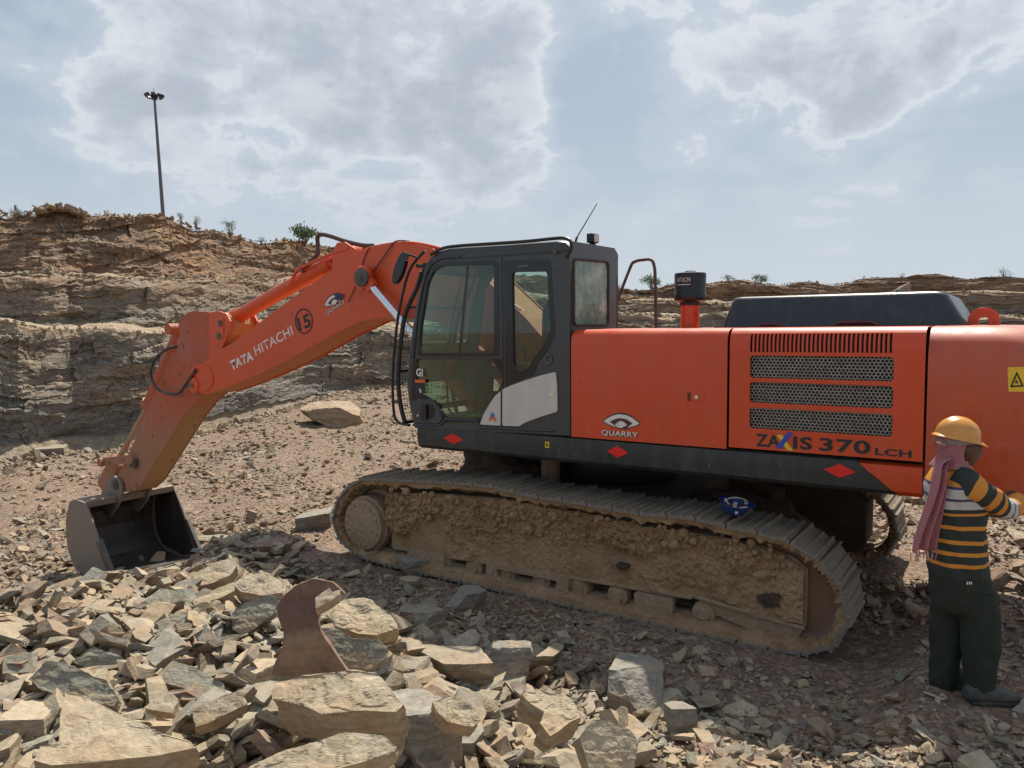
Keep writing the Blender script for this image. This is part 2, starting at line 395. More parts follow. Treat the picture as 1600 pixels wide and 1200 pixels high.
def mk_ground():
    m,t=newmat('quarry_ground'); oc=t.n('ShaderNodeTexCoord').outputs['Object']
    n0=t.noise(oc,.16,4,.6); n1=t.noise(oc,.9,6,.65); n2=t.noise(oc,7,6,.7); 
    wv=t.n('ShaderNodeVectorMath',operation='ADD'); wn=t.n('ShaderNodeTexNoise'); wn.inputs['Scale'].default_value=14; t.l(oc,wn.inputs['Vector']); wm=t.n('ShaderNodeVectorMath',operation='SCALE'); t.l(wn.outputs['Color'],wm.inputs[0]); wm.inputs['Scale'].default_value=.07; t.l(oc,wv.inputs[0]); t.l(wm.outputs[0],wv.inputs[1]); wo=wv.outputs[0]
    v1=t.vor(wo,13,'Color'); v2=t.vor(wo,34,'Color'); vd=t.vor(wo,13); vd2=t.vor(wo,34); v0=t.vor(oc,5.5,'Distance')
    sp1=t.n('ShaderNodeSeparateColor'); t.l(v1,sp1.inputs[0]); sp2=t.n('ShaderNodeSeparateColor'); t.l(v2,sp2.inputs[0])
    soil=t.mix(t.mr(n0,.38,.62),(.145,.080,.050),(.195,.122,.078))
    soil=t.mix(t.mr(n1,.38,.68),soil,(.13,.078,.05))
    chip=t.ramp(sp1.outputs[0],[(0,(.33,.245,.17)),(.35,(.22,.165,.12)),(.6,(.19,.165,.135)),(.8,(.27,.17,.11)),(1,(.38,.30,.21))],'CONSTANT')
    chip2=t.ramp(sp2.outputs[0],[(0,(.30,.21,.145)),(.4,(.20,.135,.092)),(.7,(.16,.125,.095)),(1,(.34,.26,.18))],'CONSTANT')
    col=t.mix(t.math('MULTIPLY',t.mr(sp2.outputs[1],.30,.35),t.mr(n2,.36,.48)),soil,chip2)
    col=t.mix(t.math('MULTIPLY',t.mr(sp1.outputs[1],.62,.66),t.mr(n1,.35,.6)),col,chip)
    p=principled(t,col,.95)
    h=t.math('ADD',t.math('MULTIPLY',n2,1.2),t.math('MULTIPLY',t.mr(vd2,0,.5,.6,0),.7)); h=t.math('ADD',h,t.math('MULTIPLY',t.mr(vd,0,.45,1,0),sp1.outputs[1]))
    fin(t,p,h,.9,.03); return m
M['ground']=mk_ground()
def mk_wall():
    m,t=newmat('quarry_rock_face'); oc=t.n('ShaderNodeTexCoord').outputs['Object']
    bd=t.n('ShaderNodeAttribute',attribute_name='band').outputs['Fac']; lg=t.n('ShaderNodeAttribute',attribute_name='ledge').outputs['Fac']
    st=t.noise(t.mapv(oc,(.22,.22,2.6)),1.0,7,.65,.3); st2=t.noise(t.mapv(oc,(.9,.9,8)),1.3,6,.7,.2); n1=t.noise(oc,.22,5,.6); n2=t.noise(oc,3.2,7,.72); blk=t.noise(oc,1.1,4,.6)
    low=t.ramp(st,[(.30,(.165,.172,.165)),(.42,(.285,.26,.215)),(.5,(.39,.325,.25)),(.56,(.25,.243,.22)),(.66,(.44,.325,.215)),(.75,(.31,.275,.23))])
    hi=t.ramp(st,[(.30,(.23,.145,.095)),(.45,(.37,.23,.14)),(.55,(.28,.195,.135)),(.65,(.46,.29,.155)),(.75,(.33,.235,.165))])
    hi=t.mix(t.mr(n1,.5,.62,0,.8),hi,(.43,.255,.13))
    tn=t.noise(t.mapv(oc,(.11,.11,.55)),1.0,4,.6); low=t.mix(t.mr(tn,.52,.62,0,.75),low,(.39,.275,.17)); zz=t.n('ShaderNodeSeparateXYZ'); t.l(oc,zz.inputs[0])
    low=t.mix(t.mr(t.math('ADD',zz.outputs[2],t.math('MULTIPLY',n1,2.5)),1.6,.2,0,.7),low,(.20,.21,.205))
    col=t.mix(t.mr(bd,1.3,2.2),low,hi)
    col=t.mix(t.mr(n1,.40,.30,0,.5),col,(.27,.27,.25))
    col=t.mix(t.mr(st2,.45,.65,0,.5),col,t.mix(1,col,(.45,.45,.46),'MULTIPLY'))
    col=t.mix(t.mr(n2,.54,.72,0,.55),col,(.38,.34,.27))
    lgt=t.mix(t.mr(n2,.4,.62),(.30,.225,.155),(.40,.33,.245))
    col=t.mix(lg,col,lgt)
    wn=t.n('ShaderNodeTexNoise'); wn.inputs['Scale'].default_value=1.7; wn.inputs['Detail'].default_value=4; t.l(oc,wn.inputs['Vector']); wm=t.n('ShaderNodeVectorMath',operation='SCALE'); t.l(wn.outputs['Color'],wm.inputs[0]); wm.inputs['Scale'].default_value=.55; wv=t.n('ShaderNodeVectorMath',operation='ADD'); t.l(oc,wv.inputs[0]); t.l(wm.outputs[0],wv.inputs[1])
    bv=t.mapv(wv.outputs[0],(1.1,1.1,4.2)); vc=t.vor(bv,1.5,'Color'); ve=t.vor(bv,1.5,'Distance','DISTANCE_TO_EDGE'); vs=t.n('ShaderNodeSeparateColor'); t.l(vc,vs.inputs[0])
    bv2=t.mapv(wv.outputs[0],(2.2,2.2,7)); vc2=t.vor(bv2,2.6,'Color'); ve2=t.vor(bv2,2.6,'Distance','DISTANCE_TO_EDGE'); vs2=t.n('ShaderNodeSeparateColor'); t.l(vc2,vs2.inputs[0])
    k=t.math('SUBTRACT',1.0,lg)
    col=t.mix(t.math('MULTIPLY',t.mr(vs.outputs[0],0,1,0,.55),k),col,t.mix(1,col,(.5,.49,.48),'MULTIPLY'))
    col=t.mix(t.mr(vs2.outputs[0],.5,1,0,.5),col,t.mix(1,col,(1.45,1.4,1.35),'MULTIPLY'))
    col=t.mix(t.math('MULTIPLY',t.mr(ve,.05,.0,0,.75),k),col,(.09,.08,.07))
    col=t.mix(t.math('MULTIPLY',t.mr(ve2,.06,.0,0,.5),k),col,(.11,.10,.09))
    col=t.mix(1,col,(.97,.93,.88),'MULTIPLY')
    p=principled(t,col,.93)
    h=t.math('ADD',t.math('MULTIPLY',st2,1.0),t.math('MULTIPLY',n2,.9)); h=t.math('ADD',h,t.math('MULTIPLY',blk,.8)); h=t.math('ADD',h,t.math('MULTIPLY',vs.outputs[1],.7)); h=t.math('ADD',h,t.math('MULTIPLY',vs2.outputs[1],.5))
    fin(t,p,h,.75,.16); return m
M['wall']=mk_wall()
def mk_mud(name,c1,c2,sc_=1):
    m,t=newmat(name); oc=t.n('ShaderNodeTexCoord').outputs['Object']
    n1=t.noise(oc,3*sc_,6,.65); n2=t.noise(oc,30*sc_,6,.7); v=t.vor(oc,24*sc_)
    col=t.mix(t.mr(n1,.35,.65),c1,c2); col=t.mix(t.mr(n2,.45,.7,0,.5),col,tuple(c*.5 for c in c1))
    p=principled(t,col,.93); fin(t,p,t.math('ADD',n2,t.math('MULTIPLY',v,.6)),.7,.02); return m
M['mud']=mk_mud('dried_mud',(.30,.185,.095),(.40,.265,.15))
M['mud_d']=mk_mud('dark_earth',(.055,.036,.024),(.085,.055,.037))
M['shoe']=mk_mud('muddy_track_steel',(.22,.195,.165),(.28,.21,.14),1.3)
M['frame']=mk_mud('muddy_frame',(.32,.225,.13),(.37,.27,.18))
# ---------------- ground ----------------
LX=lambda X,Y:(X-MO.x)*MR[0][0]+(Y-MO.y)*MR[1][0]
LY=lambda X,Y:(X-MO.x)*MR[0][1]+(Y-MO.y)*MR[1][1]
def gh(X,Y):
    X=np.asarray(X,float);Y=np.asarray(Y,float); lx=LX(X,Y); ly=LY(X,Y)
    near=np.exp(-((X+1)**2+(Y-6)**2)/900)
    edge=lx-(2.55+1.6*sstep(4.3,1.2,ly))+.30*fbm(X*.7,Y*.7,s=3,o=3)
    z=-1.75*sstep(-.1,2.5,edge)
    z=z+.09*sstep(1.9,.6,np.abs(ly-2.3))*sstep(-2.7,-3.25,lx)       # slight rise by the worker
    pile=.62*sstep(2.7,5.0,ly+.3*vn(X*.8,Y*.8,s=9))*sstep(1.0,-.8,edge)
    pile=pile*(.22+.78*sstep(-2.4,.6,lx))
    z=z+pile
    z=z+.13*sstep(-2.7,-3.3,lx)*sstep(2.4,1.2,np.abs(ly-2.8))-.05*sstep(2.6,1.9,np.abs(ly))*sstep(-3.2,-2.7,lx)*sstep(3.4,2.9,lx)
    # loose bank ahead of the machine, beyond the far track
    z=z+.5*np.exp(-(((lx-5.6)/1.6)**2+((ly+2.6)/1.3)**2))*1.0
    z=z+.04*fbm(X*1.3,Y*1.3,s=1,o=4)*(1+1.2*sstep(6,20,np.hypot(X,Y)))+.28*fbm(X*.13,Y*.13,s=2,o=3)*sstep(9,25,np.hypot(X-1,Y-6))
    z=z-.06+(.15*fbm(X*.55,Y*.55,s=6,o=4)+.10*np.abs(fbm(X*.9,Y*.35,s=7,o=3)))*sstep(4.5,8,lx)
    d=np.hypot(X,Y); z=z+.018*fbm(X*7,Y*7,s=4,o=3)*sstep(40,15,d)
    # pit floor rises gently to the far side
    z=z+.9*sstep(30,80,Y)
    z=z-1.5*sstep(110,300,d)
    return z
def hit(px,py,lift=0):
    d=ray(px,py); t=1.008**np.arange(640); P=np.array(CP)[None]+np.array(d)[None]*t[:,None]
    k=np.where(P[:,2]<gh(P[:,0],P[:,1])+lift)[0]; return Vector(P[k[0] if len(k) else -1])
def build_ground():
    a=np.concatenate([np.linspace(-180,-52,40,endpoint=False),np.linspace(-52,52,560,endpoint=False),np.linspace(52,180,40)])
    a=np.radians(a); r=np.concatenate([np.geomspace(.5,2.2,12,endpoint=False),np.geomspace(2.2,22,330,endpoint=False),np.geomspace(22,120,150,endpoint=False),np.geomspace(120,1500,20)])
    A,Rr=np.meshgrid(a,r); X=np.sin(A)*Rr;Y=np.cos(A)*Rr; Z=gh(X,Y)
    v=np.stack([X,Y,Z],-1).reshape(-1,3); nr,na=A.shape
    i=np.arange(nr-1)[:,None]*na+np.arange(na-1)[None,:]; i=i.ravel()
    f=np.stack([i,i+1,i+na+1,i+na],-1)
    o=mesh_obj('ground',v,f,M['ground'],smooth=True); tag(o,'brown stony quarry floor strewn with chips',kind='structure')
build_ground()
# ---------------- benched quarry faces ----------------
ST=[(-1100,12,12.8,497,3,400,4,200),(-300,22,23,494,4,410,4,300),(-40,24.9,25.8,497,4.5,424,4,326),(28,25.6,26.5,504,4.4,427,4,330),(72,26.6,27.4,513,4,428,4,330),
 (90,27,27.8,516,4,428,4,329),(110,27.5,28.5,518,4,431,4,330),(150,28,29,519,4,432,4.5,339),(200,28.5,29.5,520,4,433,5,338),(255,29.5,30.5,519,5,434,5,339),(320,33,34,515,5,434,5,354),(400,38,39,512,6,435,6,370),
 (450,42,43,510,6,436,6,376),(560,50,51,506,7,440,8,395),(700,58,59,503,8,446,8,420),(960,75,76,493,8,473,8,449),(1130,85,87,492,8,472,9,443),(1300,92,94,492,8,468,9,438),
 (1540,96,98,497,8,457,10,431),(1700,98,100,497,8,457,10,427),(3000,100,102,497,8,455,10,420)]
def rim(px):
    """point on the top rim of the faces at picture column px"""
    a=np.array(ST,float); g=lambda k:float(np.interp(px,a[:,0],a[:,k]))
    Y=g(2)+g(4)+1+g(6)+1.2; return at(px,g(7)+4*math.sin(px*.021)+2.5*math.sin(px*.063+1),Y)
def build_wall():
    a=np.array(ST,float)
    px=np.concatenate([np.linspace(-1100,-60,90,endpoint=False),np.linspace(-60,20,60,endpoint=False),np.linspace(20,60,110,endpoint=False),np.linspace(60,640,440,endpoint=False),np.linspace(640,1620,330,endpoint=False),np.linspace(1620,3000,60)])
    P=[]
    for x in px:
        _,Y0,Y1,r1,L1,r2,L2,r3=[float(np.interp(x,a[:,0],a[:,k])) for k in range(8)]
        r3+=4*math.sin(x*.021)+2.5*math.sin(x*.063+1)
        if 66<x<138: r3-=9*math.sin((x-66)/72*math.pi)
        r1+=3*math.sin(x*.031); r2+=2.5*math.sin(x*.027+2)
        k=ray(x,520); q=lambda Y,z:(k.x/k.y*Y,Y,z)
        z1=at(x,r1,Y1).z; z2=at(x,r2,Y1+L1+1).z; Y3=Y1+L1+1+L2+1.2; z3=at(x,r3,Y3).z
        P.append([q(Y0-1.2,-2.6),q(Y0-.5,-1.75+.9*float(sstep(30,80,Y0))),q(Y0+.1,-1.2),q(Y1,z1),q(Y1+L1,z1+.3),q(Y1+L1+1,z2),q(Y1+L1+1+L2,z2+.4),q(Y1+L1+1+L2+.8,z2+(z3-z2)*.62),q(Y3+.6,z3),q(Y3+14,z3+.3),q(Y3+90,z3+.5),q(Y3+500,z3-2)])
    P=np.array(P) # (n,K,3)
    seg=[3,5,92,12,62,12,50,30,8,6,4]; rows=[];band=[];led=[]
    B=[0,.1,.3,1,1.2,2,2.2,2.6,3,3,3,3]; LG=[1,.7,0,0,1,0,0,0,0,1,1,1]
    K=len(seg)
    for s in range(K):
        for j in range(seg[s]+(1 if s==K-1 else 0)):
            t=j/seg[s]; rows.append(P[:,s]*(1-t)+P[:,s+1]*t); band.append(B[s]*(1-t)+B[s+1]*t)
            led.append({0:1,1:.8,3:1,5:.75,9:1,10:1}.get(s,0.0) if s not in (2,4) else (1-sstep(0,.12,1-t) if True else 0))
    G=np.stack(rows,0); nr,na=G.shape[:2]
    X,Y,Z=G[...,0],G[...,1],G[...,2]; sc_=np.clip(Y/30,.6,2.5)
    ang=np.arctan2(X,Y); sarc=ang*30
    bd=np.array(band)[:,None]*np.ones((1,na)); lg=np.array(led)[:,None]*np.ones((1,na))
    wall=(1-lg)
    steps=np.floor((Z+.5*fbm(sarc*.15,Z*.0,s=31,o=2))*2.2/sc_+2*vn(sarc*.12,Z*.05,s=30))
    blk=_h(steps,np.floor(sarc*.9+steps*3.7+.8*vn(sarc*1.3,Z,s=33)),steps*0,41)-.5
    disp=.9*fbm(sarc*.12,Z*.12,s=21,o=4)+.5*fbm(sarc*.6,Z*1.6,s=22,o=5,g=.6)+.30*blk+.25*(vn(steps*1.7,sarc*.3,s=35))+.14*(_h(np.floor(Z*7/sc_),np.floor(sarc*3+vn(sarc*4,Z*2,s=36)*2),Z*0,44)-.5)
    disp=disp*sc_*(wall*.55+.12)
    nn=np.stack([-np.sin(ang),-np.cos(ang)],-1)
    X=X+nn[...,0]*disp;Y=Y+nn[...,1]*disp
    Z=Z+(.16*fbm(sarc*1.8,Y*.9,s=24,o=4)+.14*fbm(sarc*.5,bd*5,s=26,o=3))*sc_*np.where(bd>2.9,.7,1)
    Z[0]-=1
    v=np.stack([X,Y,Z],-1).reshape(-1,3); i=(np.arange(nr-1)[:,None]*na+np.arange(na-1)[None,:]).ravel()
    f=np.stack([i,i+1,i+na+1,i+na],-1)
    o=mesh_obj('terrain',v,f,M['wall'],attrs={'band':bd.ravel(),'ledge':lg.ravel()})
    tag(o,'stepped quarry faces of layered brown and grey rock',kind='structure')
    return G
build_wall()
# ---------------- rocks ----------------
def cut_rock(rs,sx,sy,sz,n=9,tight=.82):
    bm=bmesh.new(); bmesh.ops.create_cube(bm,size=1); sh=[rs.uniform(-.35,.35) for _ in range(4)]
    for v in bm.verts: v.co=Vector((v.co.x+sh[0]*v.co.y+sh[1]*v.co.z*.5,v.co.y+sh[2]*v.co.z*.5,v.co.z+sh[3]*v.co.x*.5))
    for k in range(n):
        d=Vector((rs.gauss(0,1),rs.gauss(0,1),rs.gauss(0,.55))).normalized()
        sup=max(v.co.dot(d) for v in bm.verts)
        o=rs.uniform(tight-.30,tight+.08)*sup
        r=bmesh.ops.bisect_plane(bm,geom=bm.verts[:]+bm.edges[:]+bm.faces[:],plane_co=d*o,plane_no=d,clear_outer=True)
        ed=[e for e in r['geom_cut'] if isinstance(e,bmesh.types.BMEdge)]
        if len(ed)>2: bmesh.ops.holes_fill(bm,edges=ed,sides=0)
    bmesh.ops.remove_doubles(bm,verts=bm.verts,dist=.015)
    for v in bm.verts: v.co=Vector((v.co.x*sx,v.co.y*sy,v.co.z*sz))
    bmesh.ops.triangulate(bm,faces=[f for f in bm.faces if len(f.verts)>4])
    return bm
def detail(bm,size,lv=3,amp=.02,seed=0,maxl=None):
    maxl=maxl or size/16
    for _ in range(lv):
        ed=[e for e in bm.edges if e.calc_length()>maxl*1.5]
        if not ed: break
        bmesh.ops.subdivide_edges(bm,edges=ed,cuts=1,use_grid_fill=True)
        bmesh.ops.triangulate(bm,faces=[f for f in bm.faces if len(f.verts)>4])
    bm.normal_update(); co=np.array([v.co[:] for v in bm.verts]); no=np.array([v.normal[:] for v in bm.verts])
    k=2.2/size; chip=np.floor(vn(co[:,0]*k*2.2,co[:,1]*k*2.2,co[:,2]*k*2.2,s=seed+9)*2.5)/2.5; a=fbm(co[:,0]*k,co[:,1]*k,co[:,2]*k*1.5,s=seed,o=5,g=.6)
    st=vn(co[:,0]*k*.6,co[:,1]*k*.6,co[:,2]*k*7,s=seed+3)*(1-np.abs(no[:,2]))
    d=(a*1.2+.7*st+.5*chip)*amp*size
    for v,dd,n in zip(bm.verts,d,no): v.co+=Vector(n)*float(dd)
    return bm
def bm_mesh(bm,name,m,smooth=False):
    bmesh.ops.recalc_face_normals(bm,faces=bm.faces)
    me=bpy.data.meshes.new(name); bm.to_mesh(me); bm.free(); me.materials.append(m)
    if smooth: me.polygons.foreach_set('use_smooth',[True]*len(me.polygons))
    return me
def bm_arrays(bm):
    bmesh.ops.recalc_face_normals(bm,faces=bm.faces)
    bmesh.ops.triangulate(bm,faces=bm.faces); v=np.array([q.co[:] for q in bm.verts]); f=np.array([[w.index for w in q.verts] for q in bm.faces]); bm.free(); return v,f
rs=random.Random(7)
BASE=[]
for i in range(26):
    fl=rs.choice((.12,.17,.23,.3,.42)); bm=cut_rock(rs,1,rs.uniform(.38,.85),fl,rs.randint(4,7)); detail(bm,1,1,.035,200+i,.30); bm.verts.ensure_lookup_table(); bm.verts.index_update(); BASE.append(bm_arrays(bm))
def rand_rot(rg,n,tilt):
    az=rg.uniform(0,2*np.pi,n); tx=rg.normal(0,tilt,n); ty=rg.normal(0,tilt,n)
    ca,sa=np.cos(az),np.sin(az); cx,sx=np.cos(tx),np.sin(tx); cy,sy=np.cos(ty),np.sin(ty); Z=np.zeros(n);O=np.ones(n)
    Rz=np.array([[ca,-sa,Z],[sa,ca,Z],[Z,Z,O]]).transpose(2,0,1);Rx=np.array([[O,Z,Z],[Z,cx,-sx],[Z,sx,cx]]).transpose(2,0,1);Ry=np.array([[cy,Z,sy],[Z,O,Z],[-sy,Z,cy]]).transpose(2,0,1)
    return Rx@Ry@Rz
def scatter(name,pts,size,tilt,m,label,seed=0,sink=.15):
    rg=np.random.default_rng(seed); n=len(pts); R3=rand_rot(rg,n,tilt); pick=rg.integers(0,len(BASE),n); V=[];Fc=[];b=0
    for k,(bv,bf) in enumerate(BASE):
        ix=np.where(pick==k)[0]
        if not len(ix): continue
        v=np.einsum('nij,vj->nvi',R3[ix],bv)*size[ix][:,None,None]
        lo=v[...,2].min(1); v=v+pts[ix][:,None,:]; v[...,2]+=(-lo-sink*size[ix])[:,None]*.9
        f=bf[None]+(np.arange(len(ix))*len(bv))[:,None,None]+b
        V.append(v.reshape(-1,3));Fc.append(f.reshape(-1,3)); b+=len(ix)*len(bv)
    o=mesh_obj(name,np.concatenate(V),np.concatenate(Fc),m); tag(o,label,kind='stuff'); return o
def keep_clear(X,Y):
    """true where a stone may lie: outside the machine's tracks and the worker's feet"""
    lx=LX(X,Y);ly=LY(X,Y); tr=(np.abs(lx)<3.05)&(((ly>.85)&(ly<1.86))|((ly<-.85)&(ly>-1.86)))
    ft=((X-2.75)**2+(Y-4.45)**2)<.2**2
    return ~(tr|ft)
def zone(n,seed,x0,x1,y0,y1,dens=None):
    """n ground points spread evenly over a patch as seen from the pit road (more stones near, fewer far)"""
    rg=np.random.default_rng(seed); out=[]
    ang0,ang1=math.atan((x0-800)/F),math.atan((x1-800)/F)
    a=rg.uniform(ang0,ang1,n*3); r=np.exp(rg.uniform(math.log(y0),math.log(y1),n*3))
    X=np.sin(a)*r;Y=np.cos(a)*r; k=keep_clear(X,Y)
    if dens is not None: k&=rg.uniform(0,1,n*3)<dens(X,Y)
    X=X[k][:n];Y=Y[k][:n]; return np.stack([X,Y,gh(X,Y)],-1),rg
def pile_d(X,Y):
    lx=LX(X,Y);ly=LY(X,Y); e=lx-(2.55+1.6*sstep(4.3,1.2,ly)); return sstep(2.3,3.3,ly+.45*vn(X*.9,Y*.9,s=50)+.35*sstep(1,4,lx)*2)*sstep(1.5,.7,e)
# foreground heap: medium stones
p,rg=zone(7600,1,-250,1750,2.2,11,lambda X,Y:pile_d(X,Y)*(.12+.88*sstep(-2.2,.2,LX(X,Y))))
s=np.clip(rg.lognormal(-2.55,.55,len(p)),.03,.28); p[:,2]+=rg.uniform(0,.10,len(p))*sstep(-2.5,0,LX(p[:,0],p[:,1]))
scatter('rubble',p,s,.38,M['rock'],'medium broken stones filling the heap',11)
p,rg=zone(15000,2,-250,1750,2.2,12,lambda X,Y:.25+.75*pile_d(X,Y)); s=np.clip(rg.lognormal(-3.35,.5,len(p)),.015,.11)
scatter('small_rubble',p,s,.45,M['rock'],'small stones and slate chips on the ground near the machine',12)
# shaded strip between heap and track
p,rg=zone(15000,3,-100,1750,3.4,14,lambda X,Y:sstep(4.9,3.4,LY(X,Y))*sstep(5.8,4.4,LX(X,Y))*(.3+.7*sstep(-2.5,1.5,LX(X,Y)))); s=np.clip(rg.lognormal(-3.65,.55,len(p)),.010,.12)
scatter('gravel',p,s,.4,M['rock'],'grey stone chips on the shaded ground beside the track',13)
# pit floor
p,rg=zone(38000,4,-150,900,9,60,lambda X,Y:sstep(3.5,5,LX(X,Y))*(.35+.65*(vn(X*.5,Y*.5,s=62)>-.1))); s=np.clip(rg.lognormal(-3.0,.55,len(p)),.03,.32)*(.8+p[:,1]/50)
scatter('floor_stones',p,s,.3,M['chips'],'small stones scattered over the sunlit pit floor',14)
p,rg=zone(2600,5,-150,420,13,30,lambda X,Y:sstep(9,17,np.hypot(X,Y))*(vn(X*.4,Y*.4,s=60)>.1)); s=np.clip(rg.lognormal(-2.6,.6,len(p)),.04,.45)
scatter('fallen_stones',p,s,.5,M['rock'],'stones fallen along the foot of the rock face',15)
# right-hand side behind the worker
p,rg=zone(5200,6,1150,1900,6.6,16,lambda X,Y:sstep(-.6,.2,vn(X*.7,Y*.7,s=61))+.15); s=np.clip(rg.lognormal(-3.0,.55,len(p)),.02,.26)
scatter('loose_stones',p,s,.4,M['rock'],'sunlit loose stones on the ground behind the worker',16)
# rubble spilled on ledges and rim
def ledge_pts(n,seed,pxr,kind):
    rg=np.random.default_rng(seed); a=np.array(ST,float); out=[]
    for _ in range(n):
        x=rg.uniform(*pxr); g=lambda k:float(np.interp(x,a[:,0],a[:,k])); Y0,Y1,r1,L1,r2,L2,r3=[g(k) for k in range(1,8)]
        r3+=4*math.sin(x*.021)+2.5*math.sin(x*.063+1); r1+=3*math.sin(x*.031); r2+=2.5*math.sin(x*.027+2)
        if 66<x<138: r3-=9*math.sin((x-66)/72*math.pi)
        kk=ray(x,520)
        if kind==1: Y=Y1+rg.uniform(-.2,L1*.6); z=at(x,r1,Y1).z
        elif kind==2: Y=Y1+L1+1+rg.uniform(-.2,L2*.6); z=at(x,r2,Y1+L1+1).z
        elif kind==3: Y=Y1+L1+L2+2.2+rg.uniform(-.2,4); z=at(x,r3,Y1+L1+L2+2.2).z
        else: Y=Y0-rg.uniform(-.2,1.8); z=float(gh(kk.x/kk.y*Y,Y))
        out.append((kk.x/kk.y*Y,Y,z))
    return np.array(out),rg
P_=[];S_=[]
for n,sd_,pr,k,mu in ((3200,21,(-100,640),1,-2.6),(3200,22,(900,1620),1,-1.7),(3000,23,(-60,640),2,-2.4),(2600,24,(900,1620),2,-1.8),(1800,25,(-60,640),3,-2.2),(900,28,(900,1620),3,-2.0),(2600,26,(-100,640),0,-2.2),(900,27,(68,140),3,-1.5)):
    p,rg=ledge_pts(n,sd_,pr,k); P_.append(p); S_.append(np.clip(rg.lognormal(mu,.5,n),.05,.7))
scatter('ledge_rubble',np.concatenate(P_),np.concatenate(S_),.5,M['ledge_chips'],'broken stone spilled along the ledges and rim of the faces',17)

# individually placed rocks -------------------------------------------------
HERO=[]
def slab_rock(name,label,outline,Y,tilt,thick,m,seed=0,amp=.012,cat='rock',lv=6,back=True):
    """a real slab: its outline lies on a tilted plane through the anchor, then gets thickness behind that plane"""
    c=Vector((sum(p[0] for p in outline)/len(outline),sum(p[1] for p in outline)/len(outline)))
    A=at(c.x,c.y,Y); n=Vector(tilt).normalized(); HERO.append((c.x,c.y,label))
    top=[]
    for x,y in outline:
        d=ray(x,y); t=(A-CP).dot(n)/d.dot(n); top.append(CP+d*t)
    bm=bmesh.new(); tv=[bm.verts.new(p-A) for p in top]; rr=random.Random(seed)
    ctr=sum((v.co for v in tv),Vector())/len(tv)
    bv=[bm.verts.new((v.co-ctr)*rr.uniform(*((.86,.99) if thick>.055 else (.985,1.0)))+ctr-n*thick*rr.uniform(.9,1.12)) for v in tv]
    mv=[bm.verts.new((v.co-ctr)*rr.uniform(*((.985,1.04) if thick>.055 else (1.0,1.01)))+ctr-n*thick*rr.uniform(.35,.6)) for v in tv]
    N=len(tv)
    for t3 in tessellate_polygon([[Vector((x,y,0)) for x,y in outline]]):
        bm.faces.new([tv[q] for q in t3]); bm.faces.new([bv[q] for q in reversed(t3)])
    for i in range(N):
        j=(i+1)%N; bm.faces.new((tv[i],mv[i],mv[j],tv[j])); bm.faces.new((mv[i],bv[i],bv[j],mv[j]))
    bmesh.ops.triangulate(bm,faces=bm.faces); bmesh.ops.recalc_face_normals(bm,faces=bm.faces)
    size=max((v.co.length for v in bm.verts))*1.6
    detail(bm,size,lv,amp*2.1,seed,size/44)
    o=bpy.data.objects.new(name,bm_mesh(bm,name,m)); COL.objects.link(o); o.location=A
    tag(o,label,cat); return o
def boulder(name,label,px,py,w,h,m,seed,n=6,amp=.03,dep=.8,rz=0,tight=.84,cat='rock',group=None,lv=5,tl=(0,0)):
    """rock whose foot stands on the ground at (px,py) and that is w x h picture pixels big at its distance"""
    g=hit(px,py); k=g.y/F; HERO.append((px,py-h/2,label)); rr=random.Random(seed); bm=cut_rock(rr,w*k*1.1,w*k*dep*1.1,h*k*1.2,n if n>12 else min(n,6),tight)
    size=max(w,h)*k; detail(bm,size,lv,amp,seed,size/26)
    if tight>.85 and n>13: pass
    o=bpy.data.objects.new(name,bm_mesh(bm,name,m)); COL.objects.link(o); o.location=(g.x,g.y+w*k*dep*.35,g.z+h*k*.42); o.rotation_euler=(tl[0],tl[1],rz)
    tag(o,label,cat,group); return o
M['rock_floor']=mk_rock('rock_floor',[(.36,.27,.18),(.33,.25,.17)]); T=M['rock_tan'];Gy=M['rock_grey'];Gn=M['rock_green'];Rd=M['rock_red'];Mx=M['rock']
slab_rock('rock','big tan wedge slab with a smooth sunlit top at the bottom left',[(101,1080),(128,1083),(160,1100),(195,1118),(262,1146),(300,1156),(308,1168),(250,1180),(160,1190),(80,1196),(50,1188),(62,1165),(90,1160),(92,1120)],3.0,(.12,-.42,.9),.16,T,1,.008)
slab_rock('rock','large bright tan block with a chipped flat top, bottom centre-left',[(428,1066),(470,1052),(500,1050),(560,1046),(590,1048),(606,1070),(632,1100),(618,1113),(560,1110),(500,1116),(470,1100),(424,1092)],3.25,(-.03,-.5,.87),.30,T,2,.014)
slab_rock('rock','tall upright reddish brown slab with a concave right edge',[(432,947),(445,930),(462,915),(490,904),(520,909),(538,928),(524,932),(506,938),(497,952),(497,970),(504,990),(520,1015),(546,1052),(500,1060),(422,1056),(433,1030),(442,1010),(441,990),(436,970)],3.75,(.1,-.93,.18),.05,M['rock_plain'],3,.010)
slab_rock('rock','long tan slab lying in front of the big block at the bottom edge',[(390,1200),(450,1172),(510,1150),(530,1142),(600,1148),(622,1164),(618,1176),(560,1192),(470,1216),(400,1222)],2.75,(.05,-.55,.83),.13,T,4,.013)
slab_rock('rock','small sunlit block resting against the notch of the upright reddish slab',[(493,934),(515,918),(519,925),(532,921),(530,930),(511,941),(494,950)],3.70,(.1,-.7,.7),.09,T,61,.012)
slab_rock('rock','grey green slab leaning behind the upright reddish slab',[(500,980),(530,982),(550,996),(590,998),(604,1012),(600,1030),(578,1046),(540,1044),(515,1010)],3.95,(-.1,-.75,.6),.07,Gn,5)
slab_rock('rock','sunlit tan slab with a crumbled right part beside the upright slab',[(524,942),(545,934),(582,938),(612,962),(620,982),(588,992),(560,990),(524,978),(520,958)],4.45,(-.1,-.45,.85),.14,T,6,.02)
